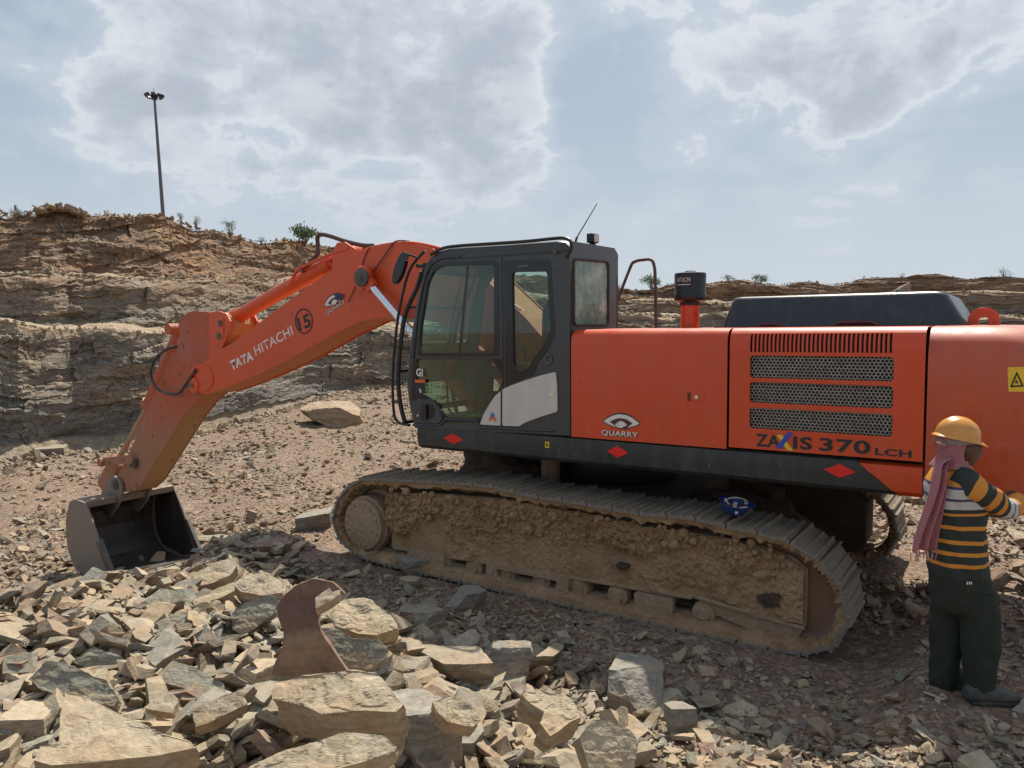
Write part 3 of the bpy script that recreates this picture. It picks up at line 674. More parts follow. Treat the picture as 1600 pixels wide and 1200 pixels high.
slab_rock('rock','long dark green layered slab pointing down to the right at the left side',[(42,1062),(72,1032),(100,1034),(140,1052),(180,1074),(186,1092),(178,1104),(120,1092),(60,1078)],3.5,(.1,-.7,.7),.12,Gn,7,.02)
slab_rock('rock','olive brown slab with a pointed top above the big wedge slab',[(112,1034),(146,1010),(176,1022),(210,1038),(240,1050),(232,1064),(204,1064),(160,1056)],3.9,(.15,-.8,.6),.10,Gn,8,.016)
slab_rock('rock','pale purplish slab with a sharp right tip, left of the grey green boulder',[(88,1012),(110,995),(160,978),(204,973),(196,986),(172,1000),(120,1012),(96,1018)],4.35,(.1,-.45,.9),.08,Rd,9,.014)
slab_rock('rock','purplish grey slab tilted up to the right near the heap edge',[(94,984),(120,958),(160,940),(185,942),(170,966),(140,980),(104,992)],4.9,(.2,-.6,.8),.12,Rd,10,.016)
slab_rock('rock','grey green long boulder with layered faces left of centre',[(202,1002),(222,975),(262,960),(300,960),(320,975),(318,990),(280,1008),(240,1014),(210,1014)],4.35,(0,-.5,.86),.16,Gn,11,.02)
slab_rock('rock','blunt grey block with a flat left end standing at the heap edge',[(60,940),(72,932),(100,940),(126,952),(110,972),(82,988),(70,975)],5.0,(-.2,-.8,.5),.14,Gy,12,.012)
slab_rock('rock','dark reddish layered block at the left edge of the picture',[(-20,962),(20,960),(46,962),(48,984),(44,1002),(0,1008),(-24,1006)],4.55,(0,-.9,.4),.2,Rd,13,.016)
slab_rock('rock','pale tan slab tilted on the far slope of the heap',[(300,900),(330,880),(358,872),(370,884),(360,898),(330,912),(306,916)],5.8,(.15,-.55,.8),.12,T,14,.014)
slab_rock('rock','greyish tan flat slab in the upper middle of the heap',[(216,944),(250,920),(300,920),(312,936),(300,950),(262,962),(228,964)],5.0,(.15,-.5,.85),.09,Gn,15,.014)
slab_rock('rock','long bright narrow slab leaning right in the upper heap',[(300,938),(340,918),(366,910),(368,922),(345,934),(304,946)],5.1,(.1,-.5,.85),.06,T,16,.012)
slab_rock('rock','chunky tan block with a sunlit top beside the olive slab',[(364,912),(380,898),(420,896),(442,906),(440,926),(410,930),(376,924)],4.9,(0,-.5,.86),.18,T,17,.018)
slab_rock('rock','olive block with a sloping ridge left of the upright slab',[(361,958),(380,942),(420,926),(436,934),(430,956),(404,976),(380,994),(364,982)],4.45,(.2,-.8,.55),.15,Gn,18,.018)
slab_rock('rock','broad grey tan plate in the middle left of the heap',[(245,1052),(270,1032),(300,1040),(350,1068),(352,1080),(320,1084),(275,1072),(250,1066)],3.75,(.05,-.5,.86),.07,Gn,19,.012)
slab_rock('rock','small bright tan plate lying above the big wedge slab',[(226,1106),(246,1088),(270,1084),(279,1092),(270,1114),(250,1112)],3.3,(.1,-.55,.83),.05,T,20)
slab_rock('rock','thin tan slab pointing up to the right, left of the big block',[(300,1110),(350,1085),(398,1072),(380,1088),(385,1100),(330,1128),(306,1136)],3.35,(.1,-.6,.8),.09,Mx,21,.016)
slab_rock('rock','layered tan block with stacked plates right of centre bottom',[(676,1096),(700,1085),(730,1092),(752,1124),(740,1136),(700,1128),(682,1112)],3.35,(.2,-.6,.77),.12,T,22,.02)
slab_rock('rock','broad pale tan block with a sunlit top at the bottom centre',[(814,1084),(840,1076),(880,1084),(898,1100),(908,1120),(890,1128),(860,1150),(845,1130),(850,1112),(830,1100)],3.5,(.15,-.5,.85),.2,T,23,.016)
slab_rock('rock','smooth tan block with a rounded top at the bottom, right of centre',[(905,1150),(925,1124),(950,1122),(985,1142),(998,1160),(990,1200),(960,1212),(920,1200)],3.15,(.05,-.8,.6),.22,T,24,.012)
boulder('boulder','rough grey boulder between tan slabs at the bottom centre',680,1215,135,112,Gy,31,16,.045,.8,.4,.74,'boulder')
boulder('boulder','grey rounded boulder in the shade above the tan rubble',782,1078,92,64,Gy,32,15,.04,.8,.2,.76,'boulder')
boulder('boulder','dusty grey boulder half buried in the shaded ground',1004,1118,96,66,Gy,33,12,.04,.8,1.2,.76,'boulder')
slab_rock('rock','orange tan slab catching the sun at the edge of the machine shadow',[(1112,1118),(1130,1104),(1160,1094),(1184,1104),(1186,1122),(1150,1126),(1120,1130)],hit(1150,1130).y+.12,(-.05,-.45,.9),.09,T,34,.012)
slab_rock('rock','flat grey tan stone half in shade below the track',[(1056,1096),(1082,1086),(1108,1096),(1104,1112),(1070,1112)],hit(1085,1112).y+.10,(0,-.5,.87),.07,Gy,35,.012)
boulder('rock','reddish tan block with a pale face left of the big block',400,1108,60,62,T,36,10,.03,.8,.5)
boulder('rock','small dark brown block right of the thin slab',345,1175,52,40,Mx,37,10,.03,.8,.1)
boulder('rock','rounded tan stone at the left border above the wedge slab',24,1176,80,58,T,38,12,.03,.8,.3)
boulder('rock','squarish brown block behind the wedge slab at the left',58,1118,72,50,Mx,39,9,.03,.8,.2)
boulder('rock','rough rusty block at the left border',14,1090,50,60,Rd,40,9,.03,.8,.2)
boulder('rock','greyish layered lump in the lower left corner',30,1200,80,40,Gn,41,9,.03,.8,.2)
boulder('rock','sunlit tan block under the thin broken slab',640,1076,64,34,Mx,42,9,.03,.8,.2)
boulder('rock','layered tan slab at the edge of the shade beside the grey boulder',700,1072,110,44,Mx,43,9,.03,.6,-.1,.8)
boulder('rock','chunky grey stone at the start of the right foreground gravel',1062,1150,42,46,Gy,44,10,.03,.8,.3)
boulder('rock','grey slate block in the shade near the drive wheel',648,900,44,26,Gy,45,9,.03,.8,.3)
boulder('rock','blocky grey stone lying in front of the track hub',490,830,48,26,Gy,46,9,.03,.8,.4)
boulder('rock','flat grey stone in the shade below the track frame',728,955,52,30,Gy,47,9,.03,.8,.4)
boulder('rock','greenish layered block in the shade right of the sunlit slab',662,998,52,42,Gn,48,9,.03,.8,.8)
boulder('rock','pale stone at the right border beside the worker\'s shoe',1602,1124,26,18,Gy,49,12,.02,.8,.2)
boulder('boulder','big flat tan boulder alone on the far pit floor behind the boom',512,664,84,30,M['rock_floor'],50,13,.05,1.0,.15,.84,'boulder')
boulder('rock','bluish grey flat stone on the pit floor near the rock face',70,712,44,12,Gy,51,8,.02,.9,.2)
boulder('rock','tan block at the foot of the face, left of the bucket',88,688,22,12,T,52,8,.02,.8,.2)
boulder('rock','pale tan block at the foot of the face beside its twin, nearer the arm',106,690,20,14,T,53,8,.02,.8,.9)
boulder('rock','small dark upright slate chip standing on the crest of the heap',392,816,12,17,Gn,54,5,.02,.5,.2,tl=(0,.35))
boulder('rock','pinkish pale slab near the crest, below the upright chip',416,868,52,18,Rd,55,8,.02,.8,.2)
# the rest of the larger stones of the heap, one object each
proto=[]
rr=random.Random(99)
for i in range(16):
    bm=cut_rock(rr,1,rr.uniform(.45,.8),rr.choice((.11,.16,.22,.32)),rr.randint(4,7),.84); detail(bm,1,4,.034,100+i,.06); proto.append(bm_mesh(bm,'rock_shape',Mx))
cnt=0
SHORT={'big tan wedge':'big tan wedge slab','large bright tan':'large bright tan block','tall upright':'upright reddish slab','rough grey boulder':'rough grey boulder','grey rounded':'shaded grey boulder','dusty grey':'half buried grey boulder'}
def short(l):
    for k in SHORT:
        if l.startswith(k): return SHORT[k]
    w=[]
    for x in l.split():
        w.append(x)
        if x in ('slab','block','boulder','plate','stone','rock','lump','chip'): break
    return ' '.join(w)
used={}
def loose(n,seed,x0,x1,y0,y1,smin,smax,group,cond,lit):
    r=random.Random(seed); k=0
    while k<n:
        x=r.uniform(x0,x1); y=r.uniform(y0,y1)
        if not cond(x,y): continue
        g=hit(x,y)
        if not bool(keep_clear(g.x,g.y)): continue
        o=bpy.data.objects.new('rock',proto[r.randrange(16)]); COL.objects.link(o)
        q=smin+(smax-smin)*r.random()**1.6; s=q*g.y/F
        mt,cn=r.choice(((T,'tan'),(T,'sandy'),(Gy,'grey'),(Gy,'dusty grey'),(Gn,'olive grey'),(Rd,'reddish brown'),(T,'ochre'))) 
        o.material_slots[0].link='OBJECT'; o.material_slots[0].material=mt
        o.location=(g.x,g.y,g.z+s*.14+.03*r.random()); o.rotation_euler=(r.gauss(0,.28),r.gauss(0,.32),r.uniform(0,6.28)); o.scale=(s,s,s)
        near=sorted(HERO,key=lambda h:(h[0]-x)**2+((h[1]-y)*1.3)**2)
        sz='large' if q>.66*smax else ('mid-sized' if q>.4*smax else 'small')
        for h in near[:4]:
            dx,dy=x-h[0],y-h[1]; rel=('left of' if dx<0 else 'right of') if abs(dx)>abs(dy) else ('behind' if dy<0 else 'in front of')
            lb=f"{sz} {cn} {lit} {rel} the {short(h[2])}"
            if lb not in used: break
        used[lb]=1; tag(o,lb,'rock',group); k+=1
loose(150,5,-60,640,850,1200,24,66,'stones of the sunlit heap',lambda x,y:(y>975-.38*x if x<330 else y>850+(x-330)*.45) and not(100<x<330 and y<925),'angular stone')
loose(60,6,620,1010,1085,1210,20,50,'stones of the heap at the bottom centre',lambda x,y:y>1075+(x-620)*.1,'broken stone')
loose(42,8,1000,1620,1120,1210,16,46,'stones of the right foreground',lambda x,y:y>1110+(x-1000)*.08,'stone in the gravel')
loose(40,9,420,900,830,1060,16,40,'shaded stones beside the track',lambda x,y:y>850+(x-500)*.22+8 and y<1060-(620-x)*.3,'shaded stone')
# ---------------- excavator ----------------
EX=empty('excavator',MO,TH); tag(EX,'big orange crawler excavator with a dark cab and lowered boom standing on muddy tracks','excavator')
def grp(name,parent=EX):
    o=empty(name); o.parent=parent; return o
def text(s,name,p0,along,up,W,H,m,parent,bold=.0,nrm=(0,1,0),off=.0,shear=0):
    """lettering laid on a surface: p0 lower left corner, W x H metres"""
    cu=bpy.data.curves.new('letters','FONT'); cu.body=s; cu.offset=bold; cu.resolution_u=3; cu.space_character=1.05
    ob=bpy.data.objects.new('letters',cu); COL.objects.link(ob); dg=bpy.context.evaluated_depsgraph_get(); me=bpy.data.meshes.new_from_object(ob.evaluated_get(dg)); bpy.data.objects.remove(ob)
    co=np.array([v.co[:] for v in me.vertices]); lo=co.min(0);hi=co.max(0); co=(co-lo)/np.maximum(hi-lo,1e-6)
    p0=Vector(p0)+Vector(nrm)*off; a=Vector(along).normalized(); u=Vector(up).normalized()
    for v,c in zip(me.vertices,co): v.co=p0+a*float(c[0]*W+c[1]*shear)+u*float(c[1]*H)
    me.materials.clear(); me.materials.append(m); o=bpy.data.objects.new(name,me); COL.objects.link(o); o.parent=parent; return o
def decal(name,poly,y,m,parent,th=.004,holes=()):
    b=MB(); b.prism(poly,holes,y,y+th); return b.build(name,m,parent)
# --- upper frame
sk=MB(); prof=[(1.30,1.175),(1.44,1.165),(1.485,1.20),(1.50,1.30),(1.495,1.395),(1.42,1.41)]
def extr(prof,x0,x1,b,cap=True):
    v=[(x0,p[0],p[1]) for p in prof]+[(x1,p[0],p[1]) for p in prof]; n=len(prof)
    f=[(i,i+1,n+i+1,n+i) for i in range(n-1)]
    if cap: f+=[tuple(range(n)),tuple(range(2*n-1,n-1,-1))]
    b.add(v,f)
# left rail: its rear end is cut on a slant
n=len(prof); v=[];f=[]
for k,x in enumerate((1.55,-2.62)):
    for p in prof: v.append((x if k==0 else x-.28*(1.41-p[1])/.24, p[0],p[1]))
f=[(i,i+1,n+i+1,n+i) for i in range(n-1)]+[tuple(range(n)),tuple(range(2*n-1,n-1,-1))]
sk.add(v,f); rail=sk.build('side_rail',M['skirt'],EX,True)
b=MB(); v=[];
for k in (0,1):
    for p in prof: v.append(((-2.625-.28*(1.41-p[1])/.24) if k==0 else -3.06,p[0],p[1]-(.012 if p[1]>1.38 else 0)))
b.add(v,f); b.build('rear_rail_corner',M['orange'],EX,True)
for cx,cz,w in ((1.08,1.295,.125),(-.72,1.31,.10),(-2.52,1.315,.11)):
    decal('reflector',[(cx-w,cz),(cx,cz+.052),(cx+w,cz),(cx,cz-.052)],1.4985,M['red'],rail)
x_,z_=S(855,695); decal('warning_sticker',[(x_-.022,z_-.028),(x_+.022,z_-.028),(x_+.022,z_+.028),(x_-.022,z_+.028)],1.4985,M['yellow'],rail)
decal('sticker_mark',[(x_-.012,z_-.012),(x_+.0,z_-.016),(x_+.013,z_+.012),(x_,z_+.016)],1.503,M['decal_k'],rail)
b=MB(); b.box(-3.0,1.5,-1.48,1.28,1.18,1.395); b.box(-.2,1.5,-1.48,.3,1.395,1.42); b.build('deck_frame',M['black'],EX)
b=MB(); b.lathe([(.05,.80),(.62,.80),(.66,.86),(.66,1.02),(.58,1.03),(.58,1.185)],(0,0,0)); b.build('swing_ring',M['black'],EX,True)
b=MB(); b.box(1.0,1.62,-1.45,-.46,1.42,2.0); b.box(-.3,.98,-1.47,-.46,1.42,2.2); b.build('tank_box',M['orange'],EX,bev=.04)
# --- pump and engine doors
def side_profile(z0=1.412,ztop=2.37,R=.11,y=1.5,yin=.72,n=7):
    p=[(y,z0),(y,ztop-R)]
    for i in range(1,n+1):
        a=math.pi/2*i/n; p.append((y-R+R*math.cos(a),ztop-R+R*math.sin(a)))
    p.append((yin,ztop+.008)); return p
def panel_strip(b,x0,x1,prof,th=.012):
    v=[];n=len(prof)
    for x in (x0,x1):
        for p in prof: v.append((x,p[0],p[1]))
    for x in (x0,x1):
        for i,p in enumerate(prof):
            a=prof[max(i-1,0)];c=prof[min(i+1,n-1)]; d=Vector((c[0]-a[0],c[1]-a[1])).normalized(); v.append((x,p[0]-d.y*th,p[1]+d.x*th))
    f=[(i,i+1,n+i+1,n+i) for i in range(n-1)]+[(2*n+i,3*n+i,3*n+i+1,2*n+i+1) for i in range(n-1)]
    f+=[(i,2*n+i,2*n+i+1,i+1) for i in range(n-1)]+[(n+i,n+i+1,3*n+i+1,3*n+i) for i in range(n-1)]
    f+=[(0,n,3*n,2*n),(n-1,3*n-1,4*n-1,2*n-1)]
    b.add(v,f)
b=MB(); 
# the upper front corner of the pump door is rounded
pf=side_profile(); panel_strip(b,-.262,-1.672,pf); door1=b.build('pump_door',M['orange'],EX,True)
b=MB(); b.box(-1.50,-1.345,1.500,1.503,1.775,1.858); b.build('latch_plate',M['orange'],door1,bev=.004)
b=MB(); b.cyl((-1.425,1.49,1.816),(-1.425,1.512,1.816),.016); b.build('lock',M['chrome'],door1)
b=MB(); b.box(-1.375,-1.348,1.5035,1.505,1.782,1.85); b.build('latch_shade_strip',M['decal_n'],door1)  # dark strip laid on the plate to paint the shade in the latch recess
x0,x1=-1.692,-3.058; gr=[(2.158,1.985),(1.952,1.792),(1.752,1.59)]; gx0,gx1=-1.852,-2.862
b=MB(); outer=[(x0,1.428),(x1,1.428),(x1,2.172),(x0,2.172)]
holes=[roundpoly([(gx0,t),(gx1,t),(gx1,bo),(gx0,bo)],.025,3) for t,bo in gr]
b.prism(outer,holes,1.485,1.5)
p3=side_profile(); arc=[q for q in p3 if q[1]>2.172]
lowp=[(1.5,2.172),(1.5,2.185)]; hi_i=3
full=[(1.5,2.185)]+arc; cut=full[:5]; rest=full[4:]
panel_strip(b,x0,x1,[(1.5,2.172),(1.5,2.186)]); panel_strip(b,x0,x1,rest)
sp=(gx1-gx0)/33.0
panel_strip(b,x0,gx0-0.0,cut); panel_strip(b,gx1,x1,cut)
for i in range(33):
    xa=gx0+sp*i+sp*.52; xb=gx0+sp*(i+1)
    panel_strip(b,xa,xb,cut)
door2=b.build('engine_door',M['orange'],EX,True)
def hexgrid(x0,x1,z0,z1,y,p=.0275,w=.0031):
    v=[];f=[]; r=p/math.sqrt(3); nx=int(abs(x1-x0)/p)+2; nz=int(abs(z1-z0)/(1.5*r))+2; sgn=-1
    for j in range(nz):
        for i in range(nx):
            cx=x0-(i+.5*(j%2))*p; cz=z1+j*1.5*r
            if cx<x1-p*.2 or cz>z0+r*.4: continue
            k=len(v)
            for rad in (r*1.0,r-w):
                for q in range(6):
                    a=math.pi/6+q*math.pi/3; v.append((min(max(cx+rad*math.cos(a),x1-.01),x0+.01),y,min(max(cz+rad*math.sin(a),z1-.01),z0+.01)))
            for q in range(6): f.append((k+q,k+(q+1)%6,k+6+(q+1)%6,k+6+q))
    return v,f
for t_,bo in gr:
    b=MB(); b.add(*hexgrid(gx0,gx1,t_,bo,1.478)); b.build('grille',M['grille'],door2)
b=MB(); b.box(gx1-.1,gx0+.1,1.30,1.40,1.5,2.34); b.build('inner_shroud',M['black'],EX)
b=MB(); b.box(-3.06,-.27,-1.48,1.30,1.40,2.30); b.build('engine_bay',M['black'],EX)
b=MB(); b.box(-3.06,-.27,-1.49,.80,2.30,2.362); b.build('hood_deck',M['orange'],EX,bev=.02)
b=MB(); b.box(-3.06,-.27,-1.50,-1.484,1.41,2.30); b.build('far_side_panels',M['orange'],EX,bev=.01)
# lettering on the doors
text('ZA','lettering',(-1.905,1.5,1.452),(-1,0,0),(0,0,1),.185,.098,M['decal_k'],door2,.025,off=.003)
text('IS','lettering',(-2.185,1.5,1.452),(-1,0,0),(0,0,1),.14,.098,M['decal_k'],door2,.03,off=.003)
decal('letter_stroke',[(-2.063,1.552),(-2.105,1.552),(-2.187,1.44),(-2.142,1.44)],1.503,M['decal_y'],door2,.002)
decal('letter_stroke',[(-2.185,1.575),(-2.145,1.575),(-2.055,1.447),(-2.098,1.447)],1.506,M['decal_b'],door2,.002)
text('370','lettering',(-2.375,1.5,1.452),(-1,0,0),(0,0,1),.35,.10,M['decal_k'],door2,.028,off=.003)
text('LCH','lettering',(-2.755,1.5,1.452),(-1,0,0),(0,0,1),.235,.052,M['decal_k'],door2,.03,off=.003)
def eye_emblem(name,c,w,h,y,rot,parent,broken=False):
    ca,sa=math.cos(rot),math.sin(rot)
    def P(u,v): return (c[0]-(u*ca-v*sa)*w, c[1]+(u*sa+v*ca)*h if False else c[1]+(u*sa*w/h+v*ca)*h)
    def lens(k,dy=0,kv=1): 
        pts=[]
        for i in range(25): t=-1+2*i/24; pts.append(P(t*k,dy+(1-t*t)*.62*k*kv))
        for i in range(25): t=1-2*i/24; pts.append(P(t*k,dy-(1-t*t)*.42*k*kv))
        return pts[:-1][:24]+pts[25:-1]
    g=decal(name,lens(1.06,0,1.12),y,M['decal_n'],parent,.002)
    decal('emblem_eye',lens(.98),y+.0025,M['decal_w'],g,.002)
    arc=[];N=20
    for i in range(N+1): t=-1+2*i/N; arc.append(P(t*.62,-.02+(1-t*t)*.34))
    for i in range(N+1): t=1-2*i/N; arc.append(P(t*.36,-.25+(1-t*t)*.36))
    arc=[P(-.62,.0)]+arc[1:N]+[P(.62,0),P(.2,-.52),P(.05,-.40),P(.34,-.15)]+arc[N+3:2*N]+[P(-.36,-.15),P(-.2,-.42)]
    decal('emblem_arc',arc,y+.005,M['decal_n'],g,.002)
    return g
cx_,cz_=S(971,660); eye_emblem('emblem',(cx_,cz_),.172,.115,1.5,0,door1)
text('QUARRY','lettering',(-.575,1.5,1.437),(-1,0,0),(0,0,1),.345,.053,M['decal_k'],door1,.03,off=.0025)
text('QUARRY','lettering',(-.567,1.5,1.441),(-1,0,0),(0,0,1),.345,.053,M['decal_w'],door1,.012,off=.004)
# --- counterweight
def cw_outline(r,inset):
    xr=-3.98+inset; y1=1.5-inset; pts=[(-3.075,-y1),(-3.075,y1)]
    R=.42; cxr=xr+R*1.0; cyr=y1-R
    for i in range(11):
        a=math.pi/2+math.pi/2*.86*i/10; pts.append((cxr+R*math.cos(a)*1.0,cyr+R*math.sin(a)))
    pl=pts[-1]
    for i in range(1,8):
        t=i/8; y=pl[1]*(1-2*t); pts.append((pl[0]-.10*(1-(2*t-1)**2),y))
    for i in range(11):
        a=math.pi/2+math.pi/2*.86*(10-i)/10; pts.append((cxr+R*math.cos(a),-(cyr+R*math.sin(a))))
    return pts
b=MB(); levels=[(.30,1.10),(.10,1.13),(.04,1.19),(.0,1.30),(0,2.12)]
for i in range(1,9):
    a=math.pi/2*i/8; levels.append((.25*(1-math.cos(a)),2.12+.25*math.sin(a)))
levels.append((.6,2.38)); L=[cw_outline(0,a) for a,z in levels]; n=len(L[0])-0; v=[];f=[]
for (ins,z),pts in zip(levels,L):
    for k,p in enumerate(pts): v.append(((-3.075 if k<2 else p[0]),p[1],z))
for j in range(len(levels)-1):
    for i in range(n): f.append((j*n+i,j*n+(i+1)%n,(j+1)*n+(i+1)%n,(j+1)*n+i))
f.append(tuple(range(n-1,-1,-1))); f.append(tuple(range((len(levels)-1)*n,len(levels)*n)))
b.add(v,f); cw=b.build('counterweight',paint('counterweight_paint',(.50,.065,.015),.36,.26,dcol=(.38,.16,.10),coat=.35,fade=.15),EX,True)
def plate_on(pts,name,m,y,parent): return decal(name,pts,y,m,parent,.002)
q=[S(1574,574),S(1625,572),S(1627,612),S(1576,612)]; plate_on(q,'warning_sign',M['yellow'],1.5,cw)
tri=[S(1589,580),S(1600,604),S(1578,605)]; tri_i=[S(1589,586),S(1596,601.5),S(1582,602)]
decal('warning_triangle',tri,1.5025,M['decal_k'],cw,.002,[tri_i])
x_,z_=S(1589,597); decal('warning_mark',[(x_-.01,z_-.01),(x_+.012,z_-.006),(x_+.004,z_+.016)],1.5025,M['decal_k'],cw,.002)
x_,z_=on(1537,504,1,.7).x,on(1537,504,1,.7).z
def eye(x,y,z,name='lifting_eye'):
    R=.105; b=MB(); o_=[(x+R,z-.12)]+[(x+R*math.cos(a),z+R*math.sin(a)) for a in np.linspace(0,math.pi,18)]+[(x-R,z-.12)]
    b.prism(o_,[ngon2d((x,z),.034,.034,16)],y-.03,y+.03); b2=b.build(name,M['orange'],cw,bev=.006)
    b=MB(); b.lathe([(.038,.0),(.06,.0),(.06,.02),(.038,.02),(.038,0)],(x,y+.03,z),(0,1,0),20); b.build('eye_collar',M['orange'],b2)
eye(x_,.7,z_+.01)
# --- black engine hood on top
b=MB(); base=[(-1.42,.93),(-3.27,.93),(-3.27,-.75),(-1.42,-.75)]; lev=[(0,2.372),(.01,2.39),(.20,2.60),(.225,2.622),(.27,2.636),(.40,2.642)]
v=[];f=[]
rb=roundpoly(base,.08,4); cxh,cyh=-2.345,.09; n=len(rb)
for ins,z in lev:
    for p in rb:
        sx=1-ins*.52; sy=1-ins*.5; v.append((cxh+ins*.16+(p[0]-cxh)*sx,cyh+(p[1]-cyh)*sy,z))
for j in range(len(lev)-1):
    for i in range(n): f.append((j*n+i,j*n+(i+1)%n,(j+1)*n+(i+1)%n,(j+1)*n+i))
f.append(tuple(range((len(lev)-1)*n,len(lev)*n))); b.add(v,f); hd=b.build('engine_hood',M['hood'],EX,True)
b=MB()
for xa,xb in ((-1.75,-2.02),(-2.17,-2.45),(-2.58,-2.98)):
    pl=[(xa,.935,2.40),(xa-.03,.90,2.455),(xa-.06,.893,2.465),(xb+.06,.893,2.465),(xb+.03,.90,2.455),(xb,.935,2.40)]; b.tube([(p[0],p[1]-.01,p[2]) for p in catmull(pl,3)],.006,6)
b.build('pressed_rib',M['hood'],hd,True)
b=MB(); b.box(-3.3,-1.38,.93,.965,2.372,2.383); b.tube([(-2.35,.95,2.385),(-2.4,.95,2.41),(-2.62,.95,2.41),(-2.68,.95,2.385)],.012,6); b.tube([(-1.75,.95,2.385),(-1.78,.95,2.4),(-1.9,.95,2.4),(-1.95,.95,2.385)],.01,6); b.build('hood_strip',M['decal_n'],hd)
# exhaust
e=on(1412,452,1,-.9); b=MB(); b.tube([(e.x+.25,-.9,2.5),(e.x+.12,-.9,2.64),(e.x+.02,-.9,e.z-.03)],.055,14,caps=False)
k=b.v; b.build('exhaust_tip',M['steel'],EX,True)
pt=on(1424,441,1,-.9); pl=[on(1408,457,1,-.9),on(1419,456,1,-.9)]
b=MB(); b.tube([(pl[0].x+.06,-.9,pl[0].z-.1),((pl[0].x+pl[1].x)/2,-.9,pl[0].z+.02),(pt.x+.01,-.9,pt.z-.01)],[.07,.06,.012],12); b.build('exhaust_pipe',paint('rusty_pipe',(.30,.2,.14),.6,.3),EX,True)
# pre-cleaner
pc=on(1078,515,1,.6); X0=pc.x; s6=on(1104,450,1,.6).x; rad=abs(s6-on(1053,450,1,.6).x)/2*.93
zb=on(1078,468,1,.6).z; zt=on(1078,427,1,.6).z
b=MB(); b.lathe([(.09,zb-.03),(rad*.96,zb-.01),(rad*1.0,zb),(rad,zb+.05),(rad*.975,zb+.055),(rad*.985,zt-.015),(rad*.95,zt),(.05,zt+.012),(.05,zt+.02),(0.001,zt+.022)],(X0,.6,0),n=36); pcn=b.build('air_precleaner',M['black'],EX,True)
b=MB(); b.cyl((X0,.6,2.36),(X0,.6,zb-.05),.085,24); b.build('intake_pipe',M['orange'],pcn,True)
b=MB(); b.cyl((X0,.6,zb-.055),(X0,.6,zb-.012),.093,24); b.build('intake_clamp',M['rubber'],pcn,True)
# curved lettering on the pre-cleaner
tx=text('HITACHI','lettering',(0,0,0),(1,0,0),(0,0,1),1,1,M['decal_w'],pcn,.0)
camdir=math.atan2((MRI@(CP-MO)).y-.6,(MRI@(CP-MO)).x-X0)
for v_ in tx.data.vertices:
    u,w=v_.co.x,v_.co.z; a=camdir-.88+u*.88
    v_.co=Vector((X0+math.cos(a)*(rad+.003),.6+math.sin(a)*(rad+.003),zb+.155+w*.042))
b=MB()
for i in range(10):
    a0=camdir-.88+.88*i/10;a1=camdir-.88+.88*(i+1)/10
    b.add([(X0+math.cos(a)*(rad+.003),.6+math.sin(a)*(rad+.003),z) for a,z in ((a0,zb+.128),(a1,zb+.128),(a1,zb+.134),(a0,zb+.134))],[(0,1,2,3)])
b.build('underline',M['decal_w'],pcn)
# handrail
pts=[on(958,500,1,-1.2),on(960,488,1,-1.2),on(984,420,1,-1.2),on(992,409,1,-1.2),on(1005,406,1,-1.2),on(1017,406,1,-1.2),on(1022,415,1,-1.2),on(1024,440,1,-1.2),on(1025,519,1,-1.2)]
pts=[Vector((p.x,-1.2,p.z)) for p in pts]; pts[0].z=2.2; pts[-1].z=2.3; b=MB(); b.tube(catmull(pts,4),.019,10); b.build('handrail',paint('dark_handrail',(.045,.03,.03),.45,.2),EX,True)
# --- cab
y0c,y1c=.52,1.5
co=[S(648,669),S(641,640),S(636,600),S(641,540),S(650,478),S(662,428),S(671,407),S(684,396),S(703,391),S(785,386),S(868,380),S(884,381),S(889,388),(-.25,2.9),(-.25,1.415)]
w1=roundpoly([S(655,551),S(657,510),S(668,442),S(678,421),S(694,415),S(772,413),S(772,552)],.05,3)
w2=roundpoly([S(800,425),S(855,424),S(860,518),S(851,538),S(833,560),S(826,576),S(818,581),S(808,578),S(802,568)],.035,3)
lo=roundpoly([S(650,562),S(766,560),S(784,582),S(785,597),S(768,630),S(752,653),S(700,656),S(688,645),S(678,626),S(650,612)],.03,3)
b=MB(); b.prism(co,[w1,w2,lo],1.455,1.5)
side=b.build('cab_side',M['slate'],EX,bev=.008)
b=MB(); b.prism(co,[roundpoly([(1.42,1.7),(1.5,2.0),(1.35,2.85),(1.2,3.0),(.0,3.0),(.0,1.95),(.6,1.7)],.06,3)],.52,.56); b.build('cab_far_side',M['slate'],EX)
# black glazed zone of door
dz=[S(652,557),S(654,500),S(666,436),S(677,416),S(694,409),S(779,407),S(781,557)]
b=MB(); b.prism(roundpoly(dz,.05,3),[w1],1.5,1.503); win1=b.build('window_surround',M['gloss'],EX)
b=MB(); b.prism(roundpoly([S(788,407),S(860,405),S(868,520),S(858,545),S(840,568),S(836,585),S(800,600),S(789,606)],.03,3),[w2],1.5,1.503); win2=b.build('window_surround',M['gloss'],EX)
b=MB(); b.prism(roundpoly([S(645,560),S(783,560),S(786,600),S(752,660),S(690,660),S(676,632),S(655,622),S(643,628)],.02,3),[lo],1.5,1.503); win3=b.build('window_surround',M['gloss'],EX)
def pane(pts,y,par,m=None,name='pane'): b=MB(); b.prism(pts,[],y,y+.005); return b.build(name,m or M['glass_d'],par)
pane(w1,1.478,win1); pane(w2,1.478,win2); pane(lo,1.478,win3)
x1_,_=S(728,480); x2_,_=S(716,552); b=MB(); b.bar((S(729,415)[0],1.468,3.0),(S(716,552)[0],1.468,2.15),.03,.022,(0,1,0)); b.build('sliding_frame',M['black'],win1)
b=MB(); b.bar((S(660,500)[0],1.488,S(660,500)[1]),(S(660,500)[0],1.488,S(660,500)[1]+.001),.01,.01); 
